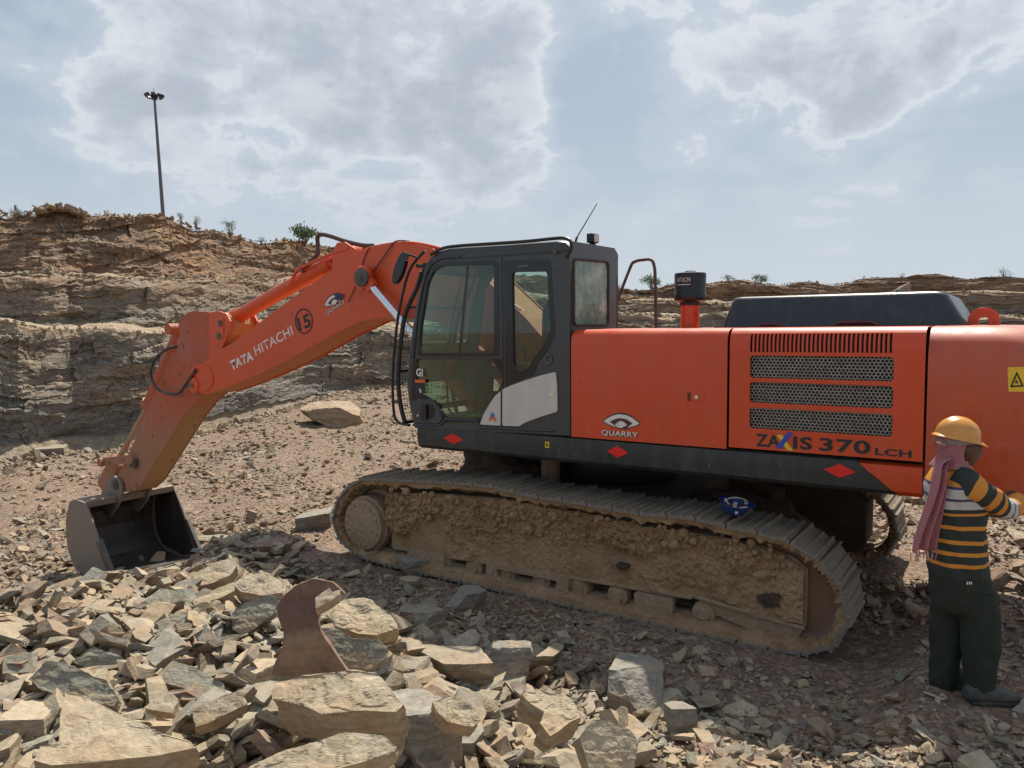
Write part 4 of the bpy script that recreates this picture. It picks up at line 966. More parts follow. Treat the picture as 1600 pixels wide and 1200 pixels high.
# seams
b=MB(); b.box(.468,.482,1.5005,1.5035,1.425,3.05); b.build('door_seam',M['gloss'],EX)
b=MB(); b.bar((S(700,405)[0],1.502,S(700,405)[1]),(S(888,392)[0],1.502,S(888,392)[1]),.012,.012); b.build('roof_seam',M['gloss'],EX)
b=MB(); b.tube(catmull([(p[0],1.507,p[1]) for p in [S(646,560),S(652,500),S(663,440),S(675,413),S(695,403),S(720,401)]],5),.012,8); b.build('door_rail',M['slate'],EX,True)
# lower steps and handle recess
b=MB(); hd_=roundpoly([S(646,634),S(660,624),S(676,623),S(684,632),S(693,655),S(686,662),S(646,660)],.03,3); b.prism(hd_,[],1.5,1.515); hr=b.build('handle_recess',M['slate'],EX,bev=.006)
b=MB(); b.prism(roundpoly([S(664,632),S(676,631),S(682,640),S(678,653),S(664,655)],.02,3),[],1.515,1.518); b.build('recess_shadow_plate',M['gloss'],hr)
b=MB(); b.prism(roundpoly([S(661,632),S(669,631),S(670,655),S(661,656)],.01,2),[],1.518,1.54); b.build('door_handle',M['black'],hr,bev=.006)
x_,z_=S(655,649); b=MB(); b.cyl((x_,1.51,z_),(x_,1.525,z_),.012,12); b.build('door_lock',M['chrome'],hr)
b=MB(); b.tube([(p[0],1.505,p[1]) for p in [S(646,664),S(690,664),S(697,655),S(745,657),S(752,668),S(866,673)]],.012,6); b.build('sill_ridge',M['slate'],EX,True)
# pale panels
wp=[S(786,608),S(800,602),S(822,594),S(848,586),S(869,581),S(871,600),S(872,643),S(846,651),S(822,660),S(812,666),S(786,665)]
b=MB(); b.prism(roundpoly(wp,.02,3),[],1.5,1.514); wpn=b.build('pale_panel',M['white'],EX,bev=.005)
b=MB(); b.prism(roundpoly([S(783,611),S(783,665),S(751,663),S(756,648),S(766,631),S(775,618)],.012,2),[],1.5,1.514); wp2=b.build('pale_panel',M['white'],EX,bev=.005)
x_,z_=S(864,616); b=MB(); b.cyl((x_,1.51,z_),(x_,1.522,z_),.02,14); b.build('panel_lock',M['chrome'],wpn)
x_,z_=S(857,561); b=MB(); b.lathe([(.02,0),(.045,0),(.045,.012),(.03,.012),(.022,.004)],(x_,1.5,z_),(0,1,0),18); ll=b.build('door_latch',M['steel'],EX,True)
# arrow emblem
x_,z_=S(771,652)
decal('emblem',[(x_+.045,z_-.035),(x_+.03,z_+.012),(x_-.03,z_+.012),(x_-.047,z_-.035),(x_-.022,z_-.035),(x_-.012,z_-.018),(x_+.01,z_-.018),(x_+.022,z_-.035)],1.5145,M['orange_decal'],wp2,.002)
decal('emblem',[(x_+.012,z_-.008),(x_+.012,z_+.018),(x_+.028,z_+.018),(x_,z_+.05),(x_-.028,z_+.018),(x_-.012,z_+.018),(x_-.012,z_-.008)],1.5175,M['decal_g'],wp2,.002)
x_,z_=S(651,588); text('GI','lettering',(x_,1.503,z_),(-1,0,0),(0,0,1),.088,.082,M['decal_w'],win3,.03,off=.003)
q=[S(649,593),S(665,593),S(665,615),S(649,615)]; wl=decal('warning_label',q,1.5035,M['decal_k'],win3,.002); decal('label_band',[S(649,593),S(665,593),S(665,598),S(649,598)],1.506,M['orange_decal'],wl,.002)
decal('label_mark',[S(655,607),S(658,608),S(659,613),S(657,614),S(656.5,610)],1.506,M['decal_w'],wl,.002)
x_,z_=S(811,418); text('Lucky','lettering',(x_,1.503,z_),(-1,0,0),(0,0,1),.10,.022,flat('faint_lettering',(.4,.4,.4),.5),win2,0,off=.003)
# rear wall of the cab with its window
fnr=lambda u,v,w:(w,u,v)
rwin=roundpoly([(1.43,2.41),(1.43,3.0),(.745,3.02),(.745,2.41)],.05,4)
b=MB(); b.prism([(1.498,1.42),(1.498,3.10),(1.44,3.155),(.60,3.165),(.52,3.11),(.52,1.42)],[rwin],-.25,-.21,fnr); rw=b.build('cab_rear',M['slate'],EX,bev=.008)
b=MB(); fr=[tuple(Vector(p)) for p in rwin]; b.tube([(-.255,p[0],p[1]) for p in rwin],.012,6,closed=True); b.build('window_seal',M['rubber'],rw,True)
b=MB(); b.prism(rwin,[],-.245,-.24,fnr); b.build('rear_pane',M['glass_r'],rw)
# front frame and glass
fr_top=S(671,407); 
cf=[S(641,640),S(636,600),S(641,540),S(650,478),S(662,428),S(671,407)]
b=MB()
for yy in (.54,1.478): b.tube([(p[0]-.02,yy,p[1]) for p in cf],.03,6)
b.bar((cf[0][0]-.02,.54,cf[0][1]),(cf[0][0]-.02,1.478,cf[0][1]),.06,.06); b.bar((cf[-1][0]-.03,.54,cf[-1][1]),(cf[-1][0]-.03,1.478,cf[-1][1]),.07,.07); b.bar((cf[2][0]-.02,.54,cf[2][1]),(cf[2][0]-.02,1.478,cf[2][1]),.03,.03)
cfr=b.build('front_frame',M['slate'],EX,True)
b=MB(); 
for a_,c_ in zip(cf[:-1],cf[1:]): b.add([(a_[0]-.03,.56,a_[1]),(a_[0]-.03,1.45,a_[1]),(c_[0]-.03,1.45,c_[1]),(c_[0]-.03,.56,c_[1])],[(0,1,2,3)])
b.build('windscreen',M['glass'],cfr)
# roof
rt=[S(664,420),S(671,405),S(684,394),S(703,389),S(785,384),S(868,378),S(884,379),S(890,386)]
b=MB(); v=[];f=[]; n=len(rt)
for yy,dz in ((1.502,0),(1.48,.012),(1.2,.02),(.8,.02),(.54,.012),(.52,0)):
    for p in rt: v.append((p[0],yy,p[1]+dz))
for j in range(5):
    for i in range(n-1): f.append((j*n+i,j*n+i+1,(j+1)*n+i+1,(j+1)*n+i))
b.add(v,f)
v2=[(p[0],p[1],p[2]-.05) for p in v]; b.add(v2,f); b.add([v[i] for i in range(n)]+[v2[i] for i in range(n)],[(i,i+1,n+i+1,n+i) for i in range(n-1)])
b.add([v[j*n+n-1] for j in range(6)]+[v2[j*n+n-1] for j in range(6)],[(i,i+1,6+i+1,6+i) for i in range(5)])
roof=b.build('cab_roof',M['slate'],EX,True)
rr_=[(S(650,440,1.54)),S(662,412,1.54),S(672,398,1.54),S(690,388,1.54),S(715,384,1.54),S(760,381,1.54),S(820,377,1.54),S(870,372,1.54),S(885,373,1.54),S(891,378,1.54),S(892,386,1.54),S(888,396,1.54),S(883,402,1.54)]
b=MB(); b.tube(catmull([(p[0],1.53,p[1]) for p in rr_[2:]],4),.016,8); b.build('roof_rail',M['black'],roof,True)
x_,z_=S(869,394); b=MB(); b.cyl((x_,1.49,z_),(x_,1.525,z_),.02,14); b.build('rail_bolt',M['steel'],roof)
b=MB(); L=on(929,374,0,-.22); b.box(-.24,-.16,L.y-.055,L.y+.055,L.z-.035,L.z+.055); lampo=b.build('work_lamp',M['black'],EX,bev=.012)
b=MB(); b.box(-.245,-.2401,L.y-.045,L.y+.045,L.z-.025,L.z+.045); b.build('lamp_lens',M['lens'],lampo)
b=MB(); b.bar((-.2,L.y,3.13),(-.2,L.y,L.z-.03),.03,.05); b.build('lamp_bracket',M['black'],lampo)
a0=on(893,385,0,-.2); a1=on(933,318,0,-.2); b=MB(); b.tube([(-.2,a0.y,a0.z-.06),(-.2,a0.y*.75+a1.y*.25,a0.z*.75+a1.z*.25),(-.2,a1.y,a1.z)],[.008,.006,.004],6); an=b.build('antenna',M['black'],EX,True)
b=MB(); b.tube([(-.2,a0.y,a0.z-.08),(-.2,a0.y*.8+a1.y*.2,a0.z*.8+a1.z*.2)],.011,8); b.build('antenna_base',M['rubber'],an,True)
# vent marks on rear wall
# front guard
g1=[S(666,392,1.45),S(648,412,1.45),S(638,433,1.45),S(629,470,1.45),S(622,510,1.45),S(616,580,1.45),S(617,640,1.45),S(624,659,1.45),S(642,664,1.45)]
g2=[S(664,424,1.45),S(656,450,1.45),S(642,480,1.45),S(634,510,1.45),S(627,580,1.45),S(629,625,1.45),S(637,660,1.45)]
b=MB()
for yy in (1.47,.55):
    b.tube(catmull([(p[0],yy,p[1]) for p in g1],4),.015,8)
G2=catmull([(p[0],0,p[1]) for p in g2],6)
b.tube([(p.x+.03,1.46,p.z) for p in G2],.024,8); b.tube([(p.x+.03,.56,p.z) for p in G2],.024,8)
for p in (G2[0],G2[12],G2[24],G2[-1]): b.bar((p.x+.03,.56,p.z),(p.x+.03,1.46,p.z),.03,.03)
gd=b.build('front_guard',M['black'],EX,True)
b=MB(); G3=[G2[0]]; acc=0
for i in range(1,len(G2)):
    acc+=(G2[i]-G2[i-1]).length
    if acc>.052: G3.append(G2[i]); acc=0
dens=[]; 
for i in range(len(G2)-1):
    m_=max(1,int((G2[i+1]-G2[i]).length/.05)); 
    for k in range(m_): dens.append(G2[i].lerp(G2[i+1],k/m_))
for p in dens: b.bar((p.x+.03,.57,p.z),(p.x+.03,1.45,p.z),.004,.004)
for k in range(1,17): 
    yy=.57+.88*k/17; b.tube([(p.x+.03,yy,p.z) for p in G2],.002,4)
b.build('guard_mesh',M['steel'],gd)
b=MB(); b.tube([(1.40,1.46,3.02),(1.52,1.5,3.03)],.02,8); b.box(1.36,1.44,1.40,1.5,2.93,3.05); b.build('guard_bracket',M['black'],gd)
# mirror
mc=on(625,419,1,1.62); b=MB(); v=[];f=[]
ux=Vector((-.30,0,1)).normalized(); wx=Vector((1,0,.30)).normalized()
oval=[(math.cos(t)*(.062),math.sin(t)*.175) for t in np.linspace(0,2*math.pi,22,endpoint=False)]
tiltM=Matrix.Rotation(-.32,3,'Y')
def mm(u,v,w): 
    q=Vector((u,w,v)); q.rotate(Matrix.Rotation(-.45,3,'Y')); return (mc.x+q.x,1.62+q.y,mc.z+q.z)
ov=[(a,c) for a,c in oval]; b.prism(ov,[],-.03,.02,mm); mir=b.build('mirror',M['gloss'],EX,bev=.012)
b=MB(); b.prism([(a*.86,c*.9) for a,c in ov],[],-.034,-.031,mm); b.build('mirror_glass',M['chrome'],mir)
b=MB(); b.tube([mm(-.02,.12,0),(mc.x-.10,1.58,mc.z+.13),(mc.x-.16,1.52,mc.z+.10)],.011,7); b.build('mirror_arm',M['black'],mir,True)
# cab inside
b=MB(); b.box(-.2,1.5,.56,1.45,1.42,1.47); b.build('cab_floor',M['black'],EX)
def seatm():
    b=MB(); b.box(.12,.62,.74,1.22,1.82,1.95); b.build('seat',M['seat'],EX,bev=.04)
    b=MB(); b.prism(roundpoly([(.735,1.93),(.76,2.55),(.84,2.64),(1.12,2.64),(1.20,2.55),(1.225,1.93)],.06,4),[],.10,.22,fnr); b.build('seat_back',M['seat'],EX,bev=.03)
    b=MB(); b.box(.08,.2,.86,1.10,2.66,2.86); b.build('headrest',M['seat'],EX,bev=.03)
    b=MB(); b.box(.2,.55,.8,1.15,1.47,1.82); b.build('seat_base',M['black'],EX)
    for yy in (1.27,.62):
        b=MB(); b.box(.2,.8,yy,yy+.09,1.9,2.02); b.tube([(.75,yy+.045,2.0),(.78,yy+.045,2.22)],.018,8); b.build('armrest_console',M['black'],EX,bev=.02)
seatm()
b=MB(); b.box(1.05,1.4,.8,1.2,1.47,1.50); b.build('floor_mat',M['green'],EX)
b=MB(); b.bar((1.18,1.0,1.5),(1.12,1.0,2.0),.03,.03); b.bar((1.1,.85,1.5),(1.04,.85,2.0),.03,.03); b.build('travel_lever',M['black'],EX)
b=MB(); b.box(1.22,1.4,.6,.75,1.47,2.15); b.build('monitor_post',M['black'],EX,bev=.02)
# --- boom
Lp=.30
top=[S(312,572,Lp),S(326,562,Lp),S(343,548,Lp),S(360,540,Lp),S(420,495,Lp),S(485,447,Lp),S(517,425,Lp),S(535,410,Lp),S(552,399,Lp),S(575,390,Lp),S(595,385,Lp),S(622,382,Lp),S(650,384,Lp),S(675,390,Lp)]
bot=[S(625,492,Lp),S(595,494,Lp),S(562,500,Lp),S(520,520,Lp),S(450,560,Lp),S(400,584,Lp),S(350,605,Lp),S(320,615,Lp)]
boomp=top+[(1.6,3.0),(1.0,2.5),(.55,2.05),(.35,1.85),(.40,1.66),(.62,1.6),(.9,1.72),(1.6,2.2),(2.2,2.48)]+bot+[S(302,608,Lp),S(298,597,Lp),S(300,582,Lp)]
b=MB(); b.prism(boomp,[],-Lp+.02,Lp-.02); boom=b.build('boom',M['orange_under'],EX)
def grow(poly,d):
    out=[];N=len(poly); area=sum(poly[i-1][0]*poly[i][1]-poly[i][0]*poly[i-1][1] for i in range(N)); sg=1 if area>0 else -1
    for i in range(N):
        a=Vector(poly[i-1]);p=Vector(poly[i]);c=Vector(poly[(i+1)%N]); t=((p-a).normalized()+(c-p).normalized())
        t=t.normalized() if t.length>1e-5 else (c-p).normalized(); out.append(tuple(p+Vector((t.y,-t.x))*d*sg))
    return out
for s_ in (1,-1):
    b=MB(); ya,yb=(Lp-.018,Lp) if s_>0 else (-Lp,-Lp+.018); b.prism(grow(boomp,.016),[],ya,yb); b.build('boom_side_plate',M['orange_boom'],boom,bev=.003)
def B3(x,y,pl=Lp): p=on(x,y,1,pl); return Vector((p.x,pl,p.z))
# pivot bosses
def boss(name,x,y,pl,r,th,parent,m,bolt=True,n=24):
    c=on(x,y,1,pl); b=MB(); b.lathe([(0.001,th),(r*.45,th),(r*.5,th*.8),(r*.8,th*.8),(r,th*.6),(r,0)],(c.x,pl,c.z),(0,1,0),n); o=b.build(name,m,parent,True)
    if bolt: b=MB(); b.cyl((c.x,pl+th*.8,c.z),(c.x,pl+th*1.25,c.z),r*.28,8); b.build('pin_head',M['steel'],o)
    return o
boss('pivot_boss',304,602,Lp,.125,.045,boom,M['orange_boom'])
b=MB(); 
a_=B3(296,601); b.cyl((a_.x,.30,a_.z),(a_.x,.34,a_.z),.05,16); b.build('arm_pin',M['steel'],boom)
b=MB(); c=B3(315,590); b.prism([(c.x+.30*math.cos(t)*1.0,c.z+.22*math.sin(t)) for t in np.linspace(0,2*math.pi,28,endpoint=False)],[],Lp,Lp+.012); b.build('reinforcing_plate',M['orange_boom'],boom,bev=.004)
boss('cylinder_pin',566,434,.472,.115,.05,boom,M['steel'])
b=MB(); c=B3(568,434); b.cyl((c.x,.22,c.z),(c.x,Lp+.05,c.z),.15,24); b.build('cylinder_pin_boss',M['orange_boom'],boom,True)
# boom cylinders (left and right), chrome rod into painted barrel
for s_ in (1,-1):
    c=B3(578,432); fx=Vector((1.35,s_*.52,1.35)); st_=Vector((c.x,s_*.42,c.z)); d=(fx-st_).normalized()
    b=MB(); b.cyl(st_+d*.18,st_+d*1.75,.05,18); cy=b.build('boom_cylinder_rod',M['chrome'],boom,True)
    b=MB(); b.lathe([(0.001,-.055),(.12,-.055),(.13,-.04),(.13,.04),(.12,.055),(.001,.055)],(st_.x,st_.y,st_.z),(0,1,0),22); b.bar(st_,st_+d*.24,.13,.10,(0,1,0)); b.build('rod_eye',M['orange_boom'],boom,True)
    b=MB(); b.cyl(st_+d*1.35,fx,.09,20); b.build('boom_cylinder_barrel',M['orange_boom'],boom,True)
# arm cylinder on top of the boom
ca=Vector((on(350,507,1,0).x,0,on(350,507,1,0).z)); cb=Vector((on(548,392,1,0).x,0,on(548,392,1,0).z-.02)); d=(cb-ca).normalized()
b=MB(); b.cyl(ca+d*.28,ca+d*2.62,.108,24); b.cyl(ca+d*.26,ca+d*.36,.125,24); b.cyl(ca+d*2.4,ca+d*2.55,.125,24); ac=b.build('arm_cylinder',M['orange_boom'],boom,True)
b=MB(); b.cyl(ca,ca+d*.34,.06,18); b.lathe([(.001,-.1),(.1,-.1),(.1,.1),(.001,.1)],ca,(0,1,0)); b.build('arm_cylinder_rod',M['orange_boom'],ac,True)
b=MB(); b.cyl(ca+d*2.55,cb,.085,18); b.lathe([(.001,-.12),(.12,-.12),(.12,.12),(.001,.12)],cb,(0,1,0)); b.build('cylinder_foot',M['orange_boom'],ac,True)
for yy in (-.17,.14):
    b=MB(); b.prism([(cb.x+.22,cb.z-.35),(cb.x+.16,cb.z+.02),(cb.x+.08,cb.z+.12),(cb.x-.06,cb.z+.12),(cb.x-.25,cb.z+.02),(cb.x-.55,cb.z-.12),(cb.x-.5,cb.z-.25)],[],yy,yy+.03); b.build('cylinder_bracket',M['orange_boom'],boom,bev=.004)
# pipes on the barrel and boom back
b=MB()
P_=lambda x,y,pl: Vector((on(x,y,1,pl).x,pl,on(x,y,1,pl).z))
b.tube(catmull([P_(450,447,.16),P_(456,440,.16),P_(463,424,.16),P_(474,416,.16),P_(520,396,.16),P_(545,388,.16)],5),.022,8)
b.tube(catmull([P_(470,424,.1),P_(520,404,.1),P_(548,392,.1)],4),.02,8)
b.build('cylinder_pipe',M['orange_boom'],ac,True)
b=MB()
for yy,dz in ((.24,-.005),(.14,-.035),(-.02,-.075)):
    b.tube(catmull([Vector((p[0],yy,p[1]+dz)) for p in [S(540,402,Lp),S(560,392,Lp),S(585,384,Lp),S(618,379,Lp),S(650,380,Lp),S(690,390,Lp)]]+[Vector((1.9,yy,3.18+dz)),Vector((1.1,yy,2.6+dz))],5),.024,8)
b.build('boom_pipe',M['orange_boom'],boom,True)
hose=paint('brown_hose',(.07,.03,.025),.5,.25,dcol=(.2,.12,.08))
b=MB(); b.tube(catmull([P_(583,384,.1),P_(565,383,.08),P_(540,377,.05),P_(522,371,.03),P_(508,367,0),P_(499,367,0),P_(496,373,0),P_(497,385,0),P_(497,396,.02),P_(490,404,.05),P_(482,411,.08)],5),.030,10); b.build('hydraulic_hose',hose,boom,True)
b=MB(); b.tube(catmull([P_(482,411,.10),P_(476,418,.1),P_(472,424,.12)],3),.035,10); b.build('hose_fitting',M['steel'],boom,True)
b=MB(); b.tube(catmull([P_(582,426,.33),P_(592,412,.33),P_(606,392,.33),P_(614,380,.31),P_(624,376,.28),P_(640,377,.2)],5),.009,6); b.tube(catmull([P_(543,472,.315),P_(552,455,.315),P_(562,425,.315),P_(572,396,.31),P_(580,386,.3)],5),.006,6); b.build('cable',hose,boom,True)
# lettering on the boom
def on_boom(s,name,x0,y0,x1,y1,hpx,m,bold,gap=.003,sh=0):
    a=B3(x0,y0);c=B3(x1,y1); al=(c-a); W=al.length; k=(B3(x0,y0-hpx)-a).length; al.normalize(); up=Vector((al.z,0,-al.x)); 
    if up.z<0: up=-up
    return text(s,name,a,al,up,W,k*.93,m,boom,bold,off=gap,shear=sh)
on_boom('TATA','lettering',362,579,397,562,16,M['decal_w'],.045,sh=-.0)
on_boom('HITACHI','lettering',400,556,459,523,16,M['decal_w'],.01)
on_boom('15','number',468,518,487,510,23,M['decal_k'],.03)
c=B3(475,502); rx=abs(B3(489,502).x-B3(461,502).x)/2; rz=abs(B3(475,482).z-B3(475,522).z)/2
decal('number_ring',ngon2d((c.x,c.z),rx,rz,36),Lp+.002,M['decal_k'],boom,.002,[ngon2d((c.x,c.z),rx*.87,rz*.9,36)])
c=B3(522,470); al=(B3(540,461)-B3(508,478)).normalized(); g_=eye_emblem('emblem',(c.x,c.z),.19,.115,Lp+.001,math.atan2(al.z,-al.x),boom)
decal('emblem_blot',[S(522,460,Lp),S(528,457,Lp),S(538,460,Lp),S(538,466,Lp),S(532,469,Lp),S(526,466,Lp)],Lp+.010,flat('faded_blue',(.02,.03,.09),.5),boom,.002)
on_boom('QUARRY','lettering',511,494,540,476,8,M['decal_k'],.03); on_boom('QUARRY','lettering',511,493.5,540,475.5,8,M['decal_w'],.0,.0045)
# --- arm
Ap=.22
armp=[S(282,524,Ap),S(279,508,Ap),S(284,498,Ap),S(293,490,Ap),S(303,487,Ap),S(328,489,Ap),S(345,488,Ap),S(355,494,Ap),S(360,506,Ap),S(357,524,Ap),S(348,545,Ap),S(336,575,Ap),S(326,600,Ap),S(318,615,Ap),S(300,632,Ap),S(283,655,Ap),S(252,705,Ap),S(236,731,Ap),S(221,755,Ap),S(207,768,Ap),S(190,768,Ap),S(183,755,Ap),S(186,740,Ap),S(196,722,Ap),S(215,680,Ap),S(232,640,Ap),S(250,595,Ap)]
b=MB(); b.prism(armp,[],-Ap+.015,Ap-.015); arm=b.build('arm',M['arm_under'],EX)
for s_ in (1,-1):
    b=MB(); ya,yb=(Ap-.014,Ap) if s_>0 else (-Ap,-Ap+.014); b.prism(grow(armp,.012),[],ya,yb); b.build('arm_side_plate',M['orange_arm'],arm,bev=.003)
for yy in (.225,-.265):
    ear=[S(330,489,Ap),S(345,486,Ap),S(357,490,Ap),S(363,502,Ap),S(360,522,Ap),S(350,545,Ap),S(341,560,Ap),S(331,560,Ap)]
    b=MB(); b.prism(ear,[],yy,yy+.04); ea=b.build('arm_ear',M['orange_boom'],arm,bev=.006)
    if yy>0:
        for px_,py_ in ((345,505),(343,525)):
            c=on(px_,py_,1,.265); b=MB(); b.cyl((c.x,.26,c.z),(c.x,.285,c.z),.05,16); b.build('pin_cap',M['steel'],ea)
        b=MB(); b.prism(roundpoly([S(338,496,.265),S(350,496,.265),S(350,530,.265),S(338,530,.265)],.04,3),[],.265,.275); b.build('pin_plate',M['orange_boom'],ea,bev=.003)
# bucket cylinder along the arm's back
c0=Vector((on(283,514,1,0).x,0,on(283,514,1,0).z)); c1=Vector((on(232,635,1,0).x+.02,0,on(232,635,1,0).z)); c2=Vector((on(186,716,1,0).x,0,on(186,716,1,0).z))
b=MB(); b.cyl(c0,c1,.10,22); b.cyl(c1-(c1-c0).normalized()*.12,c1,.125,22); b.lathe([(.001,-.24),(.09,-.24),(.09,.24),(.001,.24)],c0,(0,1,0),20); bc=b.build('bucket_cylinder',M['orange_arm'],arm,True)
b=MB(); b.cyl(c1,c2,.05,16); b.build('bucket_cylinder_rod',paint('dusty_rod',(.35,.30,.24),.35,.3,metal=.6),bc,True)
b=MB(); b.tube([P_(276,540,.17),P_(240,612,.17),P_(224,650,.17),P_(190,710,.17)],.016,6); b.build('grease_pipe',M['orange_arm'],bc,True)
b=MB(); b.tube(catmull([P_(275,541,.24),P_(262,545,.30),P_(248,555,.34),P_(238,570,.34),P_(236,588,.34),P_(243,604,.34),P_(256,613,.34),P_(270,616,.34),P_(281,613,.34),P_(288,604,.34),P_(296,592,.34),P_(306,577,.33)],5),.024,10); b.build('hydraulic_hose',paint('black_hose',(.03,.028,.025),.5,.3),arm,True)
# linkage
b=MB(); l0=P_(160,722,.30);l1=P_(207,717,.27)
for yy in (.26,-.30): 
    b.bar((l0.x,yy+.02,l0.z),(l1.x,yy+.02,l1.z+.0),.04,.15)
b.cyl((l0.x,-.34,l0.z),(l0.x,.36,l0.z),.075,18); b.cyl((l1.x,-.33,l1.z),(l1.x,.33,l1.z),.085,18); lk=b.build('link_bar',M['orange_arm'],arm,True)
b=MB(); bp=P_(176,766,0); b.bar((l0.x,0,l0.z),(bp.x+.28,0,bp.z+.02),.3,.16,(0,1,0)); b.build('bucket_link',M['orange_arm'],arm,bev=.02)
c=on(212,722,1,Ap); b=MB(); b.cyl((c.x,Ap,c.z),(c.x,Ap+.07,c.z),.10,18); b.cyl((c.x,Ap+.07,c.z),(c.x,Ap+.09,c.z),.04,10); b.build('link_pin',M['steel'],arm)
# long dirty scratches / wear bars at the arm's foot
# --- bucket
h=.79
bo_=[(9.50,-.50),(9.83,-.45),(10.02,-.52),(10.16,-.80),(10.20,-1.12),(10.14,-1.42),(9.96,-1.66),(9.70,-1.78),(9.30,-1.80),(8.80,-1.735)]
def off_in(poly,d): 
    out=[]
    for i,p in enumerate(poly):
        a=Vector(poly[max(i-1,0)]);c=Vector(poly[min(i+1,len(poly)-1)]); t=(c-a).normalized(); out.append((p[0]-t.y*d*-1 if False else p[0]+t.y*d,p[1]-t.x*d))
    return out
inn=off_in(bo_,.045)
b=MB(); shell=bo_+inn[::-1]; b.prism(shell,[],-h,h); bk=b.build('bucket',M['bin'],EX,bev=.006)
b=MB(); inn2=off_in(bo_,.050); b.prism(inn+inn2[::-1],[],-h+.04,h-.04); b.build('bucket_lining',M['bin_in'],bk)
sp_=[(9.50,-.48)]+[(p[0],p[1]) for p in bo_[1:]]+[(8.72,-1.70),(8.80,-1.58),(9.10,-1.12),(9.32,-.75)]
for s_ in (1,-1):
    b=MB(); ya,yb=(h,h+.035) if s_>0 else (-h-.035,-h); b.prism(sp_,[],ya,yb); spn=b.build('bucket_side_plate',M['bin'],bk,bev=.006)
    b=MB(); yi=h-.006 if s_>0 else -h+.001; b.prism([(9.45,-.56),(9.8,-.55),(9.98,-.62),(10.1,-.85),(10.1,-1.4),(9.9,-1.62),(9.3,-1.74),(8.9,-1.66),(9.12,-1.2),(9.33,-.8)],[],yi,yi+.005); b.build('inner_face',M['bin_in'],spn)
    b=MB(); yc=(h+.0175) if s_>0 else -(h+.0175); b.bar((9.14,yc,-1.07),(8.74,yc,-1.66),.075,.12); b.build('side_cutter',M['steel'],bk,bev=.01)
b=MB(); b.bar((9.50,-h,-.505),(9.50,h,-.505),.12,.07,(1,0,.3)); b.build('bucket_lip',M['bin'],bk,bev=.01)
b=MB(); b.box(8.74,8.95,-h,h,-1.755,-1.70); ce=b.build('cutting_edge',M['steel'],bk,bev=.01)
for k in range(5):
    y=-h+.12+k*(2*h-.24)/4; b=MB(); b.add([(8.78,y-.06,-1.68),(8.78,y+.06,-1.68),(8.78,y-.06,-1.79),(8.78,y+.06,-1.79),(8.52,y-.035,-1.75),(8.52,y+.035,-1.75)],[(0,1,5,4),(2,4,5,3),(0,4,2),(1,3,5),(0,2,3,1)]); b.build('tooth',M['steel'],bk,bev=.008)
pin=on(176,768,1,.30)
for yy in (.24,-.29):
    b=MB(); b.prism(roundpoly([(10.0,-.47),(9.72,-.16),(9.55,-.10),(9.35,-.18),(9.30,-.36),(9.46,-.62),(9.8,-.9),(10.05,-.75)],.07,3),[],yy,yy+.05); er=b.build('bucket_ear',M['bin'],bk,bev=.01)
    b=MB(); b.cyl((9.50,yy-.01,-.25),(9.50,yy+.075,-.25),.09,18); b.cyl((9.50,yy+.07,-.25),(9.50,yy+.09,-.25),.045,12); b.build('bucket_pin',M['steel'],er)
# --- undercarriage
TOP=[(2.42,.70),(2.25,.80),(1.8,.835),(1.1,.885),(.5,.905),(.14,.865),(-.4,.86),(-1.0,.835),(-1.4,.86),(-1.7,.83),(-2.1,.80),(-2.34,.72),(-2.50,.60),(-2.60,.44),(-2.63,.26),(-2.56,.06),(-2.36,-.07),(-1.9,-.10),(-1,-.10),(0,-.10),(1,-.09),(1.9,-.08),(2.35,-.03),(2.60,.10),(2.68,.30),(2.60,.52)]
loop=catmull([(p[0],0,p[1]) for p in TOP],10,True)
def resample(L,n):
    seg=[(L[(i+1)%len(L)]-L[i]).length for i in range(len(L))]; tot=sum(seg); out=[];i=0;acc=0
    for k in range(n):
        s_=tot*k/n
        while acc+seg[i]<s_: acc+=seg[i]; i+=1
        t=(s_-acc)/seg[i]; out.append(L[i].lerp(L[(i+1)%len(L)],t))
    return out,tot
NS=47; pts_,tot=resample(loop,NS); pitch=tot/NS
shp=MB(); w=.31; hp=pitch*.475
